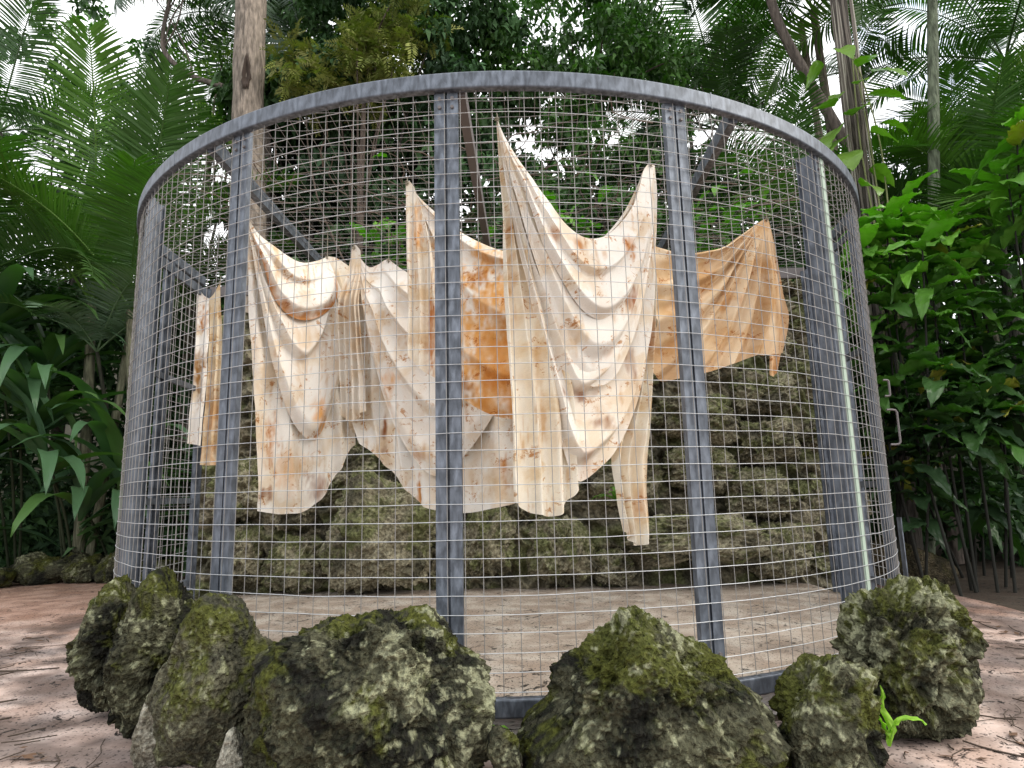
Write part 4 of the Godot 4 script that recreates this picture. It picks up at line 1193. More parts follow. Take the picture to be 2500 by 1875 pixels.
	for i in 25:
		var an := TAU * i / 24.0
		for j in 8:
			var f := j / 7.0
			var wid := 0.085 * (1.0 - 0.55 * maxf(sin(an), 0.0)) * (1.0 + 0.5 * sn_.get_noise_2d(cos(an), sin(an)))
			var hei := (0.42 if sin(an) > 0 else 0.28) * (1.0 + 0.4 * sn_.get_noise_2d(cos(an) + 4, sin(an)))
			var x := cos(an) * wid * f
			sp_.append(Vector3(x, sin(an) * hei * f, sqrt(0.0784 - x * x) + 0.035 * sin(PI * pow(f, 3.0)) - 0.03 * (1.0 - f) + 0.006 * sn_.get_noise_2d(x * 9, f * 3)))
	scar.grid(sp_, 25, 8, false, false)
	var hole := tinted(M.twig, lin(0.05, 0.035, 0.027))
	tag(obj("scar", scar.mesh(), hole, big, Transform3D(Basis(Vector3.UP, 0.25), Vector3(-0.2, 8.8, 0.0))), "dark scar where a limb broke off")
	leafy_tree("tree", "dark dense tree hanging over the middle of the cage", "tree", "", Vector3(-2.6, 0, -13.0), [Vector3(-2.6, 0, -13), Vector3(-2.5, 5, -13), Vector3(-2.2, 9, -13)], 0.2, 0.1, Color(0.1, 0.09, 0.075),
		[[Vector3(-2.4, 10.3, -12.4), Vector3(2.7, 2.3, 1.6), 110, 0.25, 0.6, 15000], [Vector3(-1.9, 6.8, -12.4), Vector3(3.0, 2.1, 1.2), 100, 0.25, 0.6, 13000]], l1, M.dull_leaf, dk, 0.8, 1.35, 0.7)
	leafy_tree("tree", "dark tree with downward-hanging leaves behind the grey trunk", "tree", "", Vector3(-4.4, 0, -12.6), [Vector3(-4.4, 0, -12.6), Vector3(-4.3, 5, -12.6), Vector3(-4.2, 8, -12.6)], 0.16, 0.08, Color(0.1, 0.09, 0.075),
		[[Vector3(-4.4, 9.3, -12.3), Vector3(1.3, 1.1, 1.1), 20, 0.35, 0.7, 5000], [Vector3(-3.9, 6.5, -12.2), Vector3(1.9, 1.7, 1.0), 22, 0.35, 0.7, 4500]], l3, M.dull_leaf, dk, 0.7, 1.2, 0.9)
	leafy_tree("tree", "feathery olive-green tree in front of the dark one above the rail", "tree", "", Vector3(-2.9, 0, -11.2), [Vector3(-2.9, 0, -11.2), Vector3(-3.0, 5, -11.1), Vector3(-2.9, 8.6, -10.9)], 0.1, 0.04, Color(0.13, 0.1, 0.08),
		[[Vector3(-3.3, 9.1, -10.8), Vector3(1.15, 0.75, 0.6), 24, 0.2, 0.4, 520], [Vector3(-2.3, 9.9, -10.9), Vector3(0.7, 0.9, 0.6), 18, 0.2, 0.4, 330]], sp, M.dull_leaf, [lin(0.20, 0.22, 0.06), lin(0.15, 0.18, 0.05), lin(0.24, 0.25, 0.08)], 0.7, 1.2, 0.25, 14)
	leafy_tree("tree", "mid-green open-leaved tree right of the middle against the sky", "tree", "", Vector3(1.2, 0, -13.0), [Vector3(1.2, 0, -13), Vector3(1.1, 5, -13), Vector3(1.4, 9.5, -13)], 0.14, 0.06, Color(0.13, 0.11, 0.09),
		[[Vector3(1.0, 10.7, -12.6), Vector3(1.6, 1.8, 1.2), 70, 0.2, 0.5, 5200], [Vector3(2.6, 10.6, -12.8), Vector3(1.3, 1.3, 1.0), 30, 0.2, 0.4, 1300], [Vector3(1.1, 7.2, -12.6), Vector3(1.9, 2.0, 1.0), 80, 0.22, 0.55, 8600]], l1, M.leaf, gm, 0.75, 1.25, 0.6, 14)
	leafy_tree("tree", "slender dark tree behind the cage's right rafters", "tree", "", Vector3(3.2, 0, -13.4), [Vector3(3.2, 0, -13.4), Vector3(3.1, 4, -13.4), Vector3(3.3, 8, -13.4)], 0.12, 0.05, Color(0.13, 0.11, 0.09),
		[[Vector3(3.2, 7.2, -13.0), Vector3(1.6, 2.0, 1.0), 60, 0.22, 0.5, 6000]], l1, M.leaf, gm + dk, 0.75, 1.25, 0.5, 12)
	leafy_tree("tree", "sunlit yellow-green tree seen between the left palms and the grey trunk", "tree", "", Vector3(-6.9, 0, -12.9), [Vector3(-6.9, 0, -12.9), Vector3(-7.0, 5, -12.9), Vector3(-6.8, 9, -12.9)], 0.16, 0.06, Color(0.2, 0.17, 0.13),
		[[Vector3(-6.7, 9.3, -12.6), Vector3(1.3, 2.0, 0.9), 50, 0.2, 0.45, 2400]], l2, M.leaf, yg, 0.9, 1.5, 0.4, 12)
	leafy_tree("tree", "thin bare-limbed tree leaning across behind the cage's left shoulder", "tree", "", Vector3(-5.2, 0, -11.9), [Vector3(-5.2, 0, -11.9), Vector3(-5.0, 8.4, -11.6), Vector3(-5.75, 9.3, -11.5), Vector3(-6.5, 9.65, -11.5), Vector3(-7.15, 10.3, -11.5), Vector3(-7.1, 11.4, -11.5)], 0.08, 0.035, Color(0.17, 0.14, 0.12),
		[[Vector3(-7.0, 11.8, -11.6), Vector3(0.8, 0.6, 0.5), 8, 0.2, 0.4, 500]], l2, M.dull_leaf, gm, 0.8, 1.2, 0.4, 6)
	leafy_tree("tree", "slender dark trunk leaning left at the top right of the cage", "tree", "", Vector3(6.9, 0, -11.0), [Vector3(6.9, 0, -11.0), Vector3(6.4, 5.9, -11.0), Vector3(5.78, 7.7, -11.0), Vector3(5.3, 8.85, -11.0), Vector3(4.85, 10.2, -11.0), Vector3(4.7, 12.0, -11.0)], 0.11, 0.075, Color(0.15, 0.125, 0.105),
		[[Vector3(4.8, 12.6, -11.4), Vector3(2.0, 1.2, 1.5), 18, 0.4, 0.7, 2600]], l1, M.dull_leaf, dk + gm, 0.8, 1.3, 0.5, 0)
	leafy_tree("tree", "light open-crowned tree among the pale sky gaps right of centre", "tree", "", Vector3(4.6, 0, -15.0), [Vector3(4.6, 0, -15), Vector3(4.4, 6, -15), Vector3(4.2, 11, -15)], 0.1, 0.04, Color(0.24, 0.21, 0.18),
		[[Vector3(4.2, 12.3, -14.6), Vector3(2.0, 1.6, 1.2), 26, 0.25, 0.55, 2300], [Vector3(5.6, 9.6, -14.6), Vector3(1.5, 1.3, 1.0), 16, 0.25, 0.5, 1300]], l2, M.leaf, gm, 0.9, 1.4, 0.5, 16)
	leafy_tree("tree", "loose-crowned tree behind the palms at the top left", "tree", "", Vector3(-10.5, 0, -14.0), [Vector3(-10.5, 0, -14), Vector3(-10.4, 5, -14), Vector3(-10.2, 10, -14)], 0.15, 0.06, Color(0.14, 0.12, 0.1),
		[[Vector3(-10.6, 11.0, -13.8), Vector3(2.4, 2.4, 1.2), 40, 0.2, 0.4, 700], [Vector3(-11.0, 6.6, -13.8), Vector3(2.2, 1.8, 1.0), 50, 0.25, 0.6, 4800]], l1, M.leaf, gm + dk, 0.9, 1.4, 0.5, 12)
	leafy_tree("tree", "wide dark tree added out of view on the right to shade the shrubs", "tree", "", Vector3(12.0, 0, -7.5), [Vector3(12, 0, -7.5), Vector3(11.9, 4, -7.4), Vector3(11.6, 7.5, -7.2)], 0.25, 0.12, Color(0.13, 0.11, 0.09),
		[[Vector3(10.8, 6.4, -6.8), Vector3(2.4, 1.5, 2.4), 50, 0.5, 0.9, 5200]], l3, M.dull_leaf, dk, 1.0, 1.5, 0.5, 10)  # unseen crown, added so that its shade falls on the shrubs
	# ---- the vine-covered trunk with its big variegated leaves
	var vt := thing("vine_trunk", "shaggy upright trunk hung with vine stems, right of the cage", "tree", Vector3(5.35, 0, -9.6))
	var va := Acc.new()
	through(va, [Vector3(0.1, -0.1, 0), Vector3(0, 4.6, 0), Vector3(-0.02, 7.5, 0), Vector3(-0.1, 11.0, 0)], 0.12, 0.10, Color(0.12, 0.105, 0.09), 12, 0.2)
	obj("trunk", va.mesh(), M.bark, vt)
	for i in 22:
		var ra := Acc.new()
		var an := rng.randf() * TAU
		var ps := []
		for k in 6:
			an += rng.randf_range(-0.4, 0.4)
			ps.append(Vector3(cos(an) * rng.randf_range(0.11, 0.17), 2.5 + k * 1.55, sin(an) * rng.randf_range(0.11, 0.17)))
		through(ra, ps, 0.016, 0.013, Color(0.36, 0.33, 0.28) if i % 3 == 0 else Color(0.15, 0.13, 0.11), 6)
		obj("vine_stem", ra.mesh(), M.twig, vt)
	var pv := thing("climbing_vine", "climbing vine with large yellow-splashed heart leaves on the shaggy trunk", "vine", Vector3(5.3, 0, -9.4))
	var vary := tinted(M.gloss_leaf, lin(0.15, 0.27, 0.04))
	var hl := []
	for i in 4: hl.append(broad_leaf(0.52, 0.38, 0.25 + 0.1 * i, 0.15, 500 + i, 0.03, true))
	for q in [[5.07, 8.09, 0.9], [5.33, 7.76, 0.9], [4.6, 7.75, 1.1], [5.55, 7.6, 1.2], [5.16, 6.98, 1.1], [4.75, 7.1, 1.0], [5.6, 7.3, 1.1], [4.8, 6.75, 1.3], [4.8, 6.5, 1.0], [4.9, 6.27, 1.0], [5.4, 6.6, 1.1], [5.5, 6.1, 1.0], [5.1, 5.7, 1.1], [5.6, 5.3, 1.0], [5.0, 5.3, 1.1], [5.4, 4.9, 1.0], [5.05, 4.7, 1.0], [5.7, 6.8, 0.9], [5.2, 7.4, 0.7], [4.95, 7.4, 0.7]]:
		var yw: float = (q[0] - 5.2) * 2.6 + rng.randf_range(-0.5, 0.5)
		obj("leaf", hl[rng.randi_range(0, 3)], vary, pv, Transform3D((Basis(Vector3.UP, yw) * Basis(Vector3.RIGHT, rng.randf_range(0.1, 0.8)) * Basis(Vector3.BACK, rng.randf_range(-0.4, 0.4))).scaled(Vector3.ONE * q[2]), Vector3(q[0] - 5.3 - sin(yw) * 0.15, q[1], rng.randf_range(-0.05, 0.25))))
	for i in 3:
		var sa := Acc.new()
		through(sa, [Vector3(0.15 * i - 0.15, 2.0, 0), Vector3(0.1 * i, 4.5, 0.05), Vector3(-0.05 + 0.15 * i, 6.5, 0.02), Vector3(0.02 * i, 8.0, 0)], 0.014, 0.01, Color(0.2, 0.22, 0.1), 6)
		obj("stem", sa.mesh(), M.twig, pv)
	# ---- broad-leaved shrubs on the right: whorls of leaves at the stems' heads
	var bl := []
	for i in 8: bl.append(broad_leaf(0.72, 0.29 + 0.03 * (i % 3), 0.10 + 0.09 * i, 0.2, 520 + i, 0.07))
	var shades := [tinted(M.gloss_leaf, lin(0.15, 0.345, 0.04)), tinted(M.gloss_leaf, lin(0.11, 0.265, 0.04)), tinted(M.gloss_leaf, lin(0.08, 0.19, 0.04)), tinted(M.gloss_leaf, lin(0.055, 0.125, 0.035)), tinted(M.gloss_leaf, lin(0.035, 0.07, 0.03)), tinted(M.gloss_leaf, lin(0.30, 0.30, 0.05))]  # one leaf green in copies from lit to shaded, then a yellow one
	# heads of leaves: along x, height
	var shrubs := [
		["broad-leaved shrub pressed against the cage's right side", Vector3(4.6, 0, -8.4), [[4.66, 4.75], [4.9, 4.55], [4.35, 4.35], [4.75, 3.9], [4.5, 3.4], [4.68, 2.9], [4.8, 2.2]]],
		["broad-leaved shrub with a fan of bright leaves above the dark hollow", Vector3(5.2, 0, -8.2), [[5.2, 5.1], [4.95, 4.9], [5.05, 4.3], [5.3, 3.7], [5.2, 3.0], [5.46, 2.2]]],
		["broad-leaved shrub with tiers of leaves left of the tallest one", Vector3(5.8, 0, -8.4), [[5.75, 4.75], [5.55, 5.0], [6.05, 5.05], [5.9, 4.1], [5.65, 3.5], [5.86, 2.8], [6.0, 3.3]]],
		["tallest broad-leaved shrub at the right edge", Vector3(6.5, 0, -8.3), [[6.6, 6.0], [6.75, 5.6], [6.35, 5.35], [6.6, 4.8], [6.3, 4.3], [6.5, 3.7], [6.42, 2.9]]],
		["shaded broad-leaved shrub behind the tiers of leaves", Vector3(6.1, 0, -9.6), [[5.6, 4.1], [6.3, 4.5], [6.9, 4.6], [6.5, 3.6], [7.1, 3.6], [5.9, 3.1], [6.8, 2.6], [5.5, 2.4]]],
		["shaded broad-leaved shrub behind the cage's right rear post", Vector3(4.5, 0, -9.6), [[4.3, 4.8], [4.6, 4.2], [4.9, 3.6], [4.4, 3.0], [5.2, 2.6], [3.9, 4.5], [3.6, 5.0]]]]
	for si in shrubs.size():
		var s = shrubs[si]
		var t := thing("shrub", s[0], "shrub", s[1], "broad-leaved shrubs right of the cage")
		var hi: float = s[2][0][1]
		for k in 4: s[2].append([s[1].x + rng.randf_range(-0.5, 0.5), rng.randf_range(1.3, 3.1)])
		for hi_ in s[2].size():
			var hd = s[2][hi_]
			var top: Vector3 = Vector3(hd[0], hd[1], s[1].z + rng.randf_range(-0.5, 0.35)) - s[1]
			if hi_ < 4:
				var sa := Acc.new()
				through(sa, [Vector3(top.x * 0.5 + rng.randf_range(-0.3, 0.3), -0.05, rng.randf_range(-0.3, 0.2)), Vector3(top.x * 0.9 + rng.randf_range(-0.2, 0.2), top.y * 0.5, top.z * 0.5), top], 0.020, 0.010, Color(0.022, 0.02, 0.016), 7)
				obj("stem", sa.mesh(), M.twig, t)
			var n := rng.randi_range(9, 13)
			for k in n:
				var f := k / float(n)
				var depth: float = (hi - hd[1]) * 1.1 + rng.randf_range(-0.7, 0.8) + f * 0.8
				var sh: Material = shades[clampi(int(depth + 0.3), 0, 4) if si < 4 else rng.randi_range(2, 4)]  # shade painted in: lower leaves and back shrubs get the darker copies
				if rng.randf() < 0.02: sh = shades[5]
				var up := top - Vector3(0, 0.7 * f * rng.randf_range(0.6, 1.2), 0)
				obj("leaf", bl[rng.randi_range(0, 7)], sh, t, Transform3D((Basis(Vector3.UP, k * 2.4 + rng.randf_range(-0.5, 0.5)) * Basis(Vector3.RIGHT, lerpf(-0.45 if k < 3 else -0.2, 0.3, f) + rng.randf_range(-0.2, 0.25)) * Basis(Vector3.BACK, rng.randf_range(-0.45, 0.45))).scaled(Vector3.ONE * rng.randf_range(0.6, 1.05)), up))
	# ---- strap-leaved plants on the left
	var stl := []
	for i in 6: stl.append(strap_leaf(1.9, 0.21, 1.4 + 0.22 * i, 540 + i))
	var gs := "strap-leaved plants left of the cage"
	var stands := [["strap-leaved plant with long arching leaves, nearest the cage's left edge", Vector3(-8.0, 0, -11.4), [[-8.2, 2.9, 14], [-8.5, 3.9, 12], [-7.9, 2.1, 11]]],
		["strap-leaved plant with a tall silvery upright leaf at the left edge", Vector3(-9.1, 0, -11.5), [[-9.05, 4.5, 10], [-8.9, 3.2, 11], [-9.4, 2.4, 9]]],
		["strap-leaved plant crouched low behind the edging stones", Vector3(-7.4, 0, -11.7), [[-7.6, 1.3, 10], [-7.2, 1.9, 8], [-6.9, 1.1, 8]]],
		["strap-leaved plant half out of view at the far left", Vector3(-9.9, 0, -11.2), [[-9.8, 3.4, 9], [-9.7, 2.0, 9], [-10.0, 1.1, 9]]]]
	for s in stands:
		var t := thing("strap_plant", s[0], "plant", s[1], gs)
		for hd in s[2]:
			var top: Vector3 = Vector3(hd[0], hd[1], s[1].z + rng.randf_range(0.4, 1.3)) - s[1]
			var sa := Acc.new()
			through(sa, [Vector3(top.x * 0.3, -0.05, 0), Vector3(top.x * 0.7, top.y * 0.5, top.z * 0.4), top], 0.025, 0.018, Color(0.035, 0.04, 0.022), 7)
			obj("stem", sa.mesh(), M.twig, t)
			for k in hd[2]:
				var yw: float = PI * 0.42 + (k - hd[2] * 0.5) * 0.42 + rng.randf_range(-0.25, 0.25)
				obj("leaf", stl[rng.randi_range(0, 5)], strap if rng.randf() < 0.75 else deep, t, Transform3D((Basis(Vector3.UP, yw) * Basis(Vector3.RIGHT, rng.randf_range(0.35, 1.0) if k > 1 else 0.0)).scaled(Vector3.ONE * rng.randf_range(0.95, 1.4)), top - Vector3(0, 0.06 * k, 0)))
	# ---- bright young shrubs behind the cage, seen through its roof
	var gb := "bright leafy saplings behind the rock wall"
	var bb := ["bright sapling showing left of the centre post", "bright sapling seen through the roof right of the centre post", "bright sapling above the largest sheet's dip", "bright sapling behind the cage's right rafter", "bright sapling beside the tan sheet's far corner"]
	var bp := [[-1.95, 5.2, -9.3], [0.1, 5.5, -9.4], [0.85, 5.0, -9.3], [2.9, 5.3, -9.5], [3.5, 5.6, -9.6]]
	for i in 5:
		var p := Vector3(bp[i][0], 0, bp[i][2])
		var t := thing("sapling", bb[i], "sapling", p, gb)
		var sa := Acc.new()
		through(sa, [Vector3(0, 0, 0), Vector3(0.1, 2.6, 0), Vector3(0, bp[i][1] + 0.2, 0)], 0.03, 0.01, Color(0.12, 0.1, 0.07), 6)
		for k in 5: limb(sa, Vector3(0, bp[i][1] - 0.5 + 0.15 * k, 0), Vector3(rng.randf_range(-0.5, 0.5), bp[i][1] + rng.randf_range(-0.3, 0.4), rng.randf_range(-0.2, 0.3)), 0.01, 0.005, 0.1, Color(0.12, 0.12, 0.07), 5)
		obj("stem", sa.mesh(), M.twig, t)
		for k in 34:
			obj("leaf", bl[rng.randi_range(0, 5)], shades[rng.randi_range(0, 1)], t, Transform3D((Basis(Vector3.UP, rng.randf() * TAU) * Basis(Vector3.RIGHT, rng.randf_range(-0.2, 0.7))).scaled(Vector3.ONE * rng.randf_range(0.35, 0.6)), Vector3(rng.randfn(0, 0.3), bp[i][1] + rng.randfn(0, 0.32), rng.randfn(0, 0.2))))
	# ---- little plants in the rock wall and by the boulders
	var fl := []
	for i in 3: fl.append(strap_leaf(0.3, 0.075, 1.5 + 0.3 * i, 560 + i))
	for q in [["small green plant growing from the rock ledge below the largest sheet", Vector3(1.0, 1.15, -7.5), 9, 1.1], ["little fern-like plant in a wall crack right of the centre post's foot", Vector3(-0.75, 1.1, -7.6), 7, 0.9], ["seedling in the rock wall behind the left boulders", Vector3(-2.9, 1.2, -7.5), 6, 0.9]]:
		var t := thing("wall_plant", q[0], "plant", q[1], "small plants rooted in the rock wall")
		for k in q[2]:
			obj("leaf", fl[k % 3], mid, t, Transform3D((Basis(Vector3.UP, k * 2.4) * Basis(Vector3.RIGHT, rng.randf_range(0.1, 0.7))).scaled(Vector3.ONE * q[3] * rng.randf_range(0.7, 1.2)), Vector3.ZERO))
	var lime := tinted(M.gloss_leaf, lin(0.28, 0.52, 0.05))
	var t1 := thing("sprout", "bright lime sprout between the two right-hand boulders", "plant", Vector3(1.60, 0.1, -3.22))
	obj("leaf", strap_leaf(0.26, 0.035, 0.1, 571), lime, t1, Transform3D(Basis(Vector3.UP, -0.4) * Basis(Vector3.RIGHT, -0.3), Vector3(0, 0.02, 0)))
	obj("leaf", strap_leaf(0.2, 0.035, 2.2, 572), lime, t1, Transform3D(Basis(Vector3.UP, 1.4) * Basis(Vector3.RIGHT, 0.25), Vector3(0, 0.06, 0)))
	obj("leaf", strap_leaf(0.14, 0.03, 0.8, 573), lime, t1, Transform3D(Basis(Vector3.UP, -1.2), Vector3(0, 0.05, 0)))
	var t2 := thing("sprout", "tiny pale seedling at the foot of the bottom rail", "plant", Vector3(-0.2, 0.0, -3.55))
	obj("leaf", small_leaf(0.06, 0.03, 0.1), bright, t2, Transform3D(Basis(Vector3.UP, 1.2), Vector3(0, 0.12, 0)))
	obj("leaf", small_leaf(0.06, 0.03, 0.1), bright, t2, Transform3D(Basis(Vector3.UP, -1.4), Vector3(0, 0.12, 0)))
	var ta := Acc.new()
	ta.tube(PackedVector3Array([Vector3(0, 0, 0), Vector3(0.005, 0.07, 0), Vector3(0, 0.125, 0)]), PackedFloat32Array([0.004, 0.003, 0.002]), 5, Color(0.6, 0.58, 0.4))
	obj("stem", ta.mesh(), M.twig, t2)
	# ---- masses nobody could count
	var cl := []
	for i in 60:
		cl.append([Vector3(rng.randf_range(13, 22) * (1.0 if i % 2 == 0 else -1.0), rng.randf_range(0.4, 6.5), rng.randf_range(-16, -9.0)), rng.randf_range(0.8, 1.4)])
	for i in 150:
		var x := rng.randf_range(-15, 15)
		var z := rng.randf_range(-17.5, -13.0)
		cl.append([Vector3(x, rng.randf_range(0.3, 5.5), z), rng.randf_range(0.6, 1.1)])
	tag(scatter("undergrowth", cl, l3, M.dull_leaf, 36000, 0.9, 1.6, dk, self, 0.5, 0.9), "dark undergrowth filling the wood behind the cage", "undergrowth")
	cl = []
	for i in 60:
		cl.append([Vector3(rng.randf_range(-9, 9), rng.randf_range(5.5, 11.5), rng.randf_range(-23, -19)), rng.randf_range(0.9, 1.6)])
	for i in 170:
		var x := rng.randf_range(-26, 26)
		cl.append([Vector3(x, rng.randf_range(0.5, 8.5) * (0.8 + 0.2 * sin(x * 0.7)), rng.randf_range(-28, -20)), rng.randf_range(1.0, 2.0)])
	tag(scatter("far_wood", cl, l3, M.dull_leaf, 27000, 1.8, 3.2, dk + [lin(0.05, 0.1, 0.05)], self, 0.5, 0.9), "far wood closing the view behind the undergrowth", "wood")
	cl = []
	for i in 46:
		cl.append([Vector3(rng.randf_range(4.6, 13), rng.randf_range(0.1, 1.6), rng.randf_range(-13, -9.8)), rng.randf_range(0.4, 0.8)])
	for i in 40:
		cl.append([Vector3(rng.randf_range(-14, -6.0), rng.randf_range(0.1, 1.2), rng.randf_range(-13.5, -11.6)), rng.randf_range(0.35, 0.7)])
	for i in 60:
		cl.append([Vector3(rng.randf_range(5.0, 14), rng.randf_range(4.5, 8.6), rng.randf_range(-15, -12.8)), rng.randf_range(0.5, 0.9)])
	for i in 60:
		cl.append([Vector3(rng.randf_range(4.2, 14), rng.randf_range(1.0, 5.6), rng.randf_range(-14, -11.0)), rng.randf_range(0.5, 0.9)])
	for i in 50:
		cl.append([Vector3(rng.randf_range(-15, -7.0), rng.randf_range(3.5, 7.0), rng.randf_range(-15.5, -13.0)), rng.randf_range(0.5, 0.9)])
	for i in 60:
		cl.append([Vector3(rng.randf_range(-15, -5.4), rng.randf_range(0.8, 4.4), rng.randf_range(-14.5, -12.2)), rng.randf_range(0.5, 0.9)])
	tag(scatter("ground_cover", cl, l3, M.dull_leaf, 30000, 0.7, 1.2, dk, self, 0.4, 0.8), "dark leaves crowding up from the ground on both sides of the cage", "ground cover")

# ---------------------------------------------------------------- ground
func build_ground() -> void:
	var acc := Acc.new()
	var P := PackedVector3Array()
	var C := PackedColorArray()
	var U := PackedVector2Array()
	var nz := noise(81, 1.5, 3)
	for i in 41:
		for j in 41:
			var u := (i / 20.0 - 1.0)
			var v := (j / 20.0 - 1.0)
			var x := signf(u) * pow(absf(u), 2.6) * 260.0
			var z := signf(v) * pow(absf(v), 2.6) * 260.0 - 6.0
			P.append(Vector3(x, -0.03, z))
			C.append(lin(0.075, 0.06, 0.045))
			U.append(Vector2(x, z) / 3.0)
	acc.grid(P, 41, 41, false, true, C, U)
	tag(obj("ground", acc.mesh(), M.soil), "dark soil under the trees", "", "", "structure")
	# the pinkish path that rings the cage, gently uneven
	acc = Acc.new()
	P.clear(); C.clear(); U.clear()
	var pn := noise(82, 2.2, 3)
	var sn := noise(83, 0.9, 4)
	var nu := 150
	var nv := 70
	for i in nu:
		var t := deg_to_rad(lerpf(-118, 112, float(i) / (nu - 1)))
		var outer := 8.6
		if t > 0.9: outer = lerpf(8.6, 5.2, ss(0.85, 1.25, t))
		if t < -1.0: outer = lerpf(8.6, 9.1, ss(1.0, 1.5, -t))
		for j in nv:
			var r := lerpf(3.92, outer, float(j) / (nv - 1))
			var q := Vector3(CX + sin(t) * r, 0, CZ + cos(t) * r)
			q.y = 0.004 + 0.012 * pn.get_noise_2d(q.x, q.z)
			P.append(q)
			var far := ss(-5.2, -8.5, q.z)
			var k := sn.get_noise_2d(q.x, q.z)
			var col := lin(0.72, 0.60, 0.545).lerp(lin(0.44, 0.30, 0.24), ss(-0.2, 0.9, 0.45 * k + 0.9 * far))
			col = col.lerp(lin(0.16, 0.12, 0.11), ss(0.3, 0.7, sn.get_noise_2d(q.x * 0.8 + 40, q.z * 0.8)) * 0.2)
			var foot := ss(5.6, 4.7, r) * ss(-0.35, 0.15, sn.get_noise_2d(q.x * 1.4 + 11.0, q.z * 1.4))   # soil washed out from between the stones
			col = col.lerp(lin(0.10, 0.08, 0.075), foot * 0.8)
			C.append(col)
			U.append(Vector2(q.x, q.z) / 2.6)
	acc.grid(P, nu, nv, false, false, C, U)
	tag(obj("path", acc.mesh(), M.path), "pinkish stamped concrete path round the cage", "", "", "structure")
	# the slab the cage stands on
	acc = Acc.new()
	P.clear(); C.clear(); U.clear()
	nu = 80
	nv = 50
	for i in nu:
		var x := lerpf(-3.75, 3.25, float(i) / (nu - 1))
		var zf := CZ + sqrt(maxf(0.1, RAD * RAD - (x - CX) * (x - CX))) - 0.04
		for j in nv:
			var z := lerpf(-8.4, zf, float(j) / (nv - 1))
			P.append(Vector3(x, 0.165 + 0.012 * pn.get_noise_2d(x, z), z))
			var k := sn.get_noise_2d(x * 0.8, z * 0.8)
			C.append(lin(0.45, 0.41, 0.355).lerp(lin(0.38, 0.335, 0.285), ss(-0.2, 0.6, k)))
			U.append(Vector2(x, z) / 2.2)
	acc.grid(P, nu, nv, false, true, C, U)
	# its edge, down to the soil
	P.clear()
	var E := PackedVector3Array()
	for i in nu:
		var x := lerpf(-3.75, 3.25, float(i) / (nu - 1))
		var zf := CZ + sqrt(maxf(0.1, RAD * RAD - (x - CX) * (x - CX))) - 0.04
		E.append(Vector3(x, 0.165 + 0.012 * pn.get_noise_2d(x, zf), zf))
		E.append(Vector3(x, -0.05, zf))
	acc.grid(E, nu, 2, false, true)
	tag(obj("floor", acc.mesh(), M.path), "grey-brown concrete floor of the cage", "", "", "structure")
	# twigs and dead leaves on the path
	var tw := Acc.new()
	for i in 520:
		var t := deg_to_rad(rng.randf_range(22, 78) * (1.0 if i % 3 == 0 else -1.0))
		var r := 4.55 + 3.0 * pow(rng.randf(), 1.7)
		var p := Vector3(CX + sin(t) * r, 0.02, CZ + cos(t) * r)
		var a := rng.randf() * TAU
		if rng.randf() < 0.55:
			var pts := PackedVector3Array()
			var rr := PackedFloat32Array()
			var thick := rng.randf_range(0.002, 0.0055)
			var long := rng.randf_range(0.015, 0.05) if rng.randf() < 0.7 else rng.randf_range(0.05, 0.13)
			for k in 5:
				pts.append(p)
				rr.append(thick)
				a += rng.randf_range(-0.4, 0.4)
				p += Vector3(cos(a), 0, sin(a)) * long
				p.y = 0.012 + thick
			tw.tube(pts, rr, 4, Color(0.06, 0.045, 0.035))
		else:
			var d := Vector3(cos(a), 0.1, sin(a)) * rng.randf_range(0.02, 0.06)
			var w := Vector3(-sin(a), 0.15, cos(a)) * rng.randf_range(0.01, 0.022)
			tw.quad(p - d, p + w, p + d, p - w, Color(0.12, 0.07, 0.04))
	tag(obj("leaf_litter", tw.mesh(), M.twig), "dead twigs and leaf scraps on the path", "litter", "", "stuff")
	# a cream house wall glimpsed through the leaves on the left
	var hw := thing("house_wall", "cream plastered house wall glimpsed through the leaves on the left", "wall", Vector3(-11.0, 0, -17.0))
	var wa := Acc.new()
	wa.box(Vector3(0, 2.6, 0), Vector3(3.2, 0, 0), Vector3(0, 2.6, 0), Vector3(0, 0, 0.12))
	obj("plaster", wa.mesh(), M.plaster, hw)
	wa = Acc.new()
	wa.box(Vector3(0, 5.29, 0.02), Vector3(3.3, 0, 0), Vector3(0, 0.08, 0), Vector3(0, 0, 0.2))
	obj("coping", wa.mesh(), M.plaster, hw)

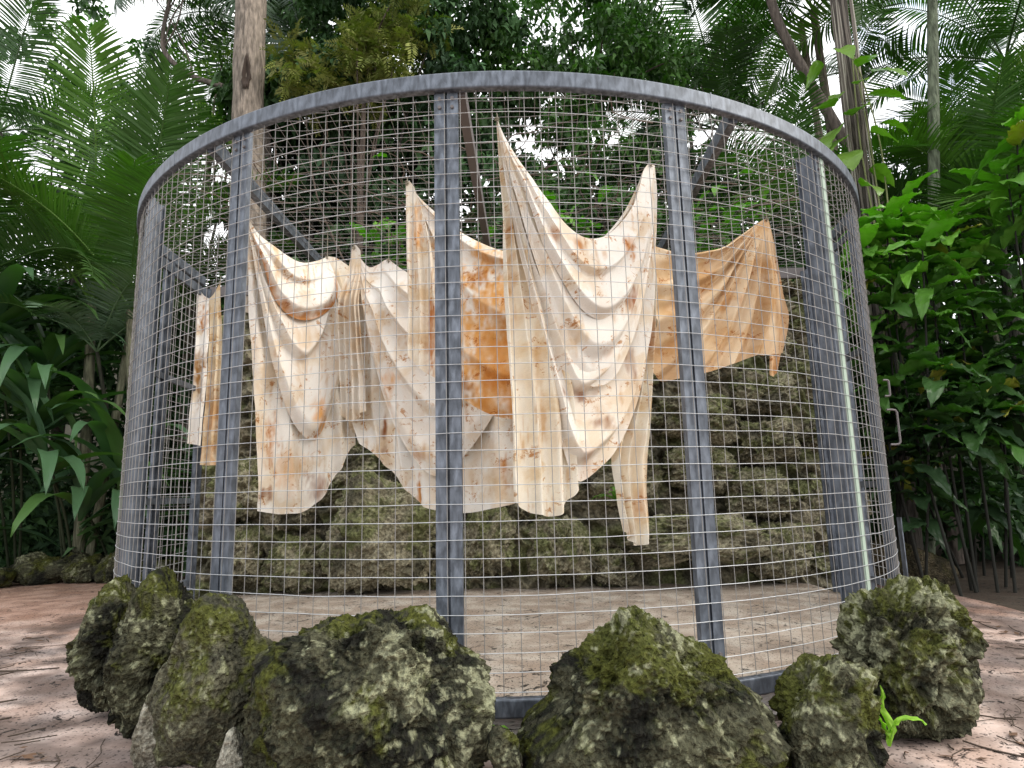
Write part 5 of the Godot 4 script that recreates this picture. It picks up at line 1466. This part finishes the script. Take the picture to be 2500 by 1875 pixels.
func make_sky() -> PanoramaSkyMaterial:
	var w := 1024
	var h := 512
	var im := Image.create(w, h, false, Image.FORMAT_RGBF)
	var cl := warped(noise(91, 0.55, 5), 0.25, 0.6)
	for y in h:
		var el := PI * (0.5 - (y + 0.5) / h)
		for x in w:
			var az := TAU * (x + 0.5) / w
			var d := Vector3(cos(az) * cos(el), sin(el) * 1.6, sin(az) * cos(el))
			var k := ss(-0.75, -0.30, cl.get_noise_3dv(d))
			var blue := Color(0.30, 0.55, 1.05).lerp(Color(0.75, 0.9, 1.1), clampf(1.0 - el * 2.0, 0, 1))
			var cloud := Color(1.0, 1.01, 1.03) * (0.9 + 0.25 * cl.get_noise_3dv(d * 2.0))
			im.set_pixel(x, y, blue.lerp(cloud, k))
	var m := PanoramaSkyMaterial.new()
	m.panorama = ImageTexture.create_from_image(im)
	m.energy_multiplier = 1.1
	return m

func _ready() -> void:
	rng.seed = 20240
	# camera
	var cam := Camera3D.new()
	cam.name = "camera"
	cam.fov = 61.54
	cam.near = 0.05
	cam.far = 700.0
	cam.position = Vector3(0, 1.30, 0)
	cam.rotation = Vector3(deg_to_rad(9.576), deg_to_rad(1.416), deg_to_rad(-1.384))
	add_child(cam)
	# sky
	var we := WorldEnvironment.new()
	we.name = "world"
	var e := Environment.new()
	e.background_mode = Environment.BG_SKY
	e.sky = Sky.new()
	e.sky.sky_material = make_sky()
	e.tonemap_mode = Environment.TONE_MAPPER_LINEAR
	e.tonemap_exposure = 2.0
	e.sdfgi_enabled = true
	e.ssao_enabled = true
	e.ssil_enabled = true
	we.environment = e
	add_child(we)
	# sun behind thin cloud, high on the right
	var sun := DirectionalLight3D.new()
	sun.name = "sun"
	sun.light_energy = 0.5
	sun.light_color = Color(1.0, 0.97, 0.92)
	sun.light_angular_distance = 38.0
	sun.shadow_enabled = true
	add_child(sun)
	sun.look_at_from_position(Vector3(8.5, 7, 2.0), Vector3.ZERO)
	make_materials()
	M.pale_paint = material(0.5)
	build_ground()
	build_wall()
	build_cage()
	build_boulders()
	build_sheets()
	build_plants()
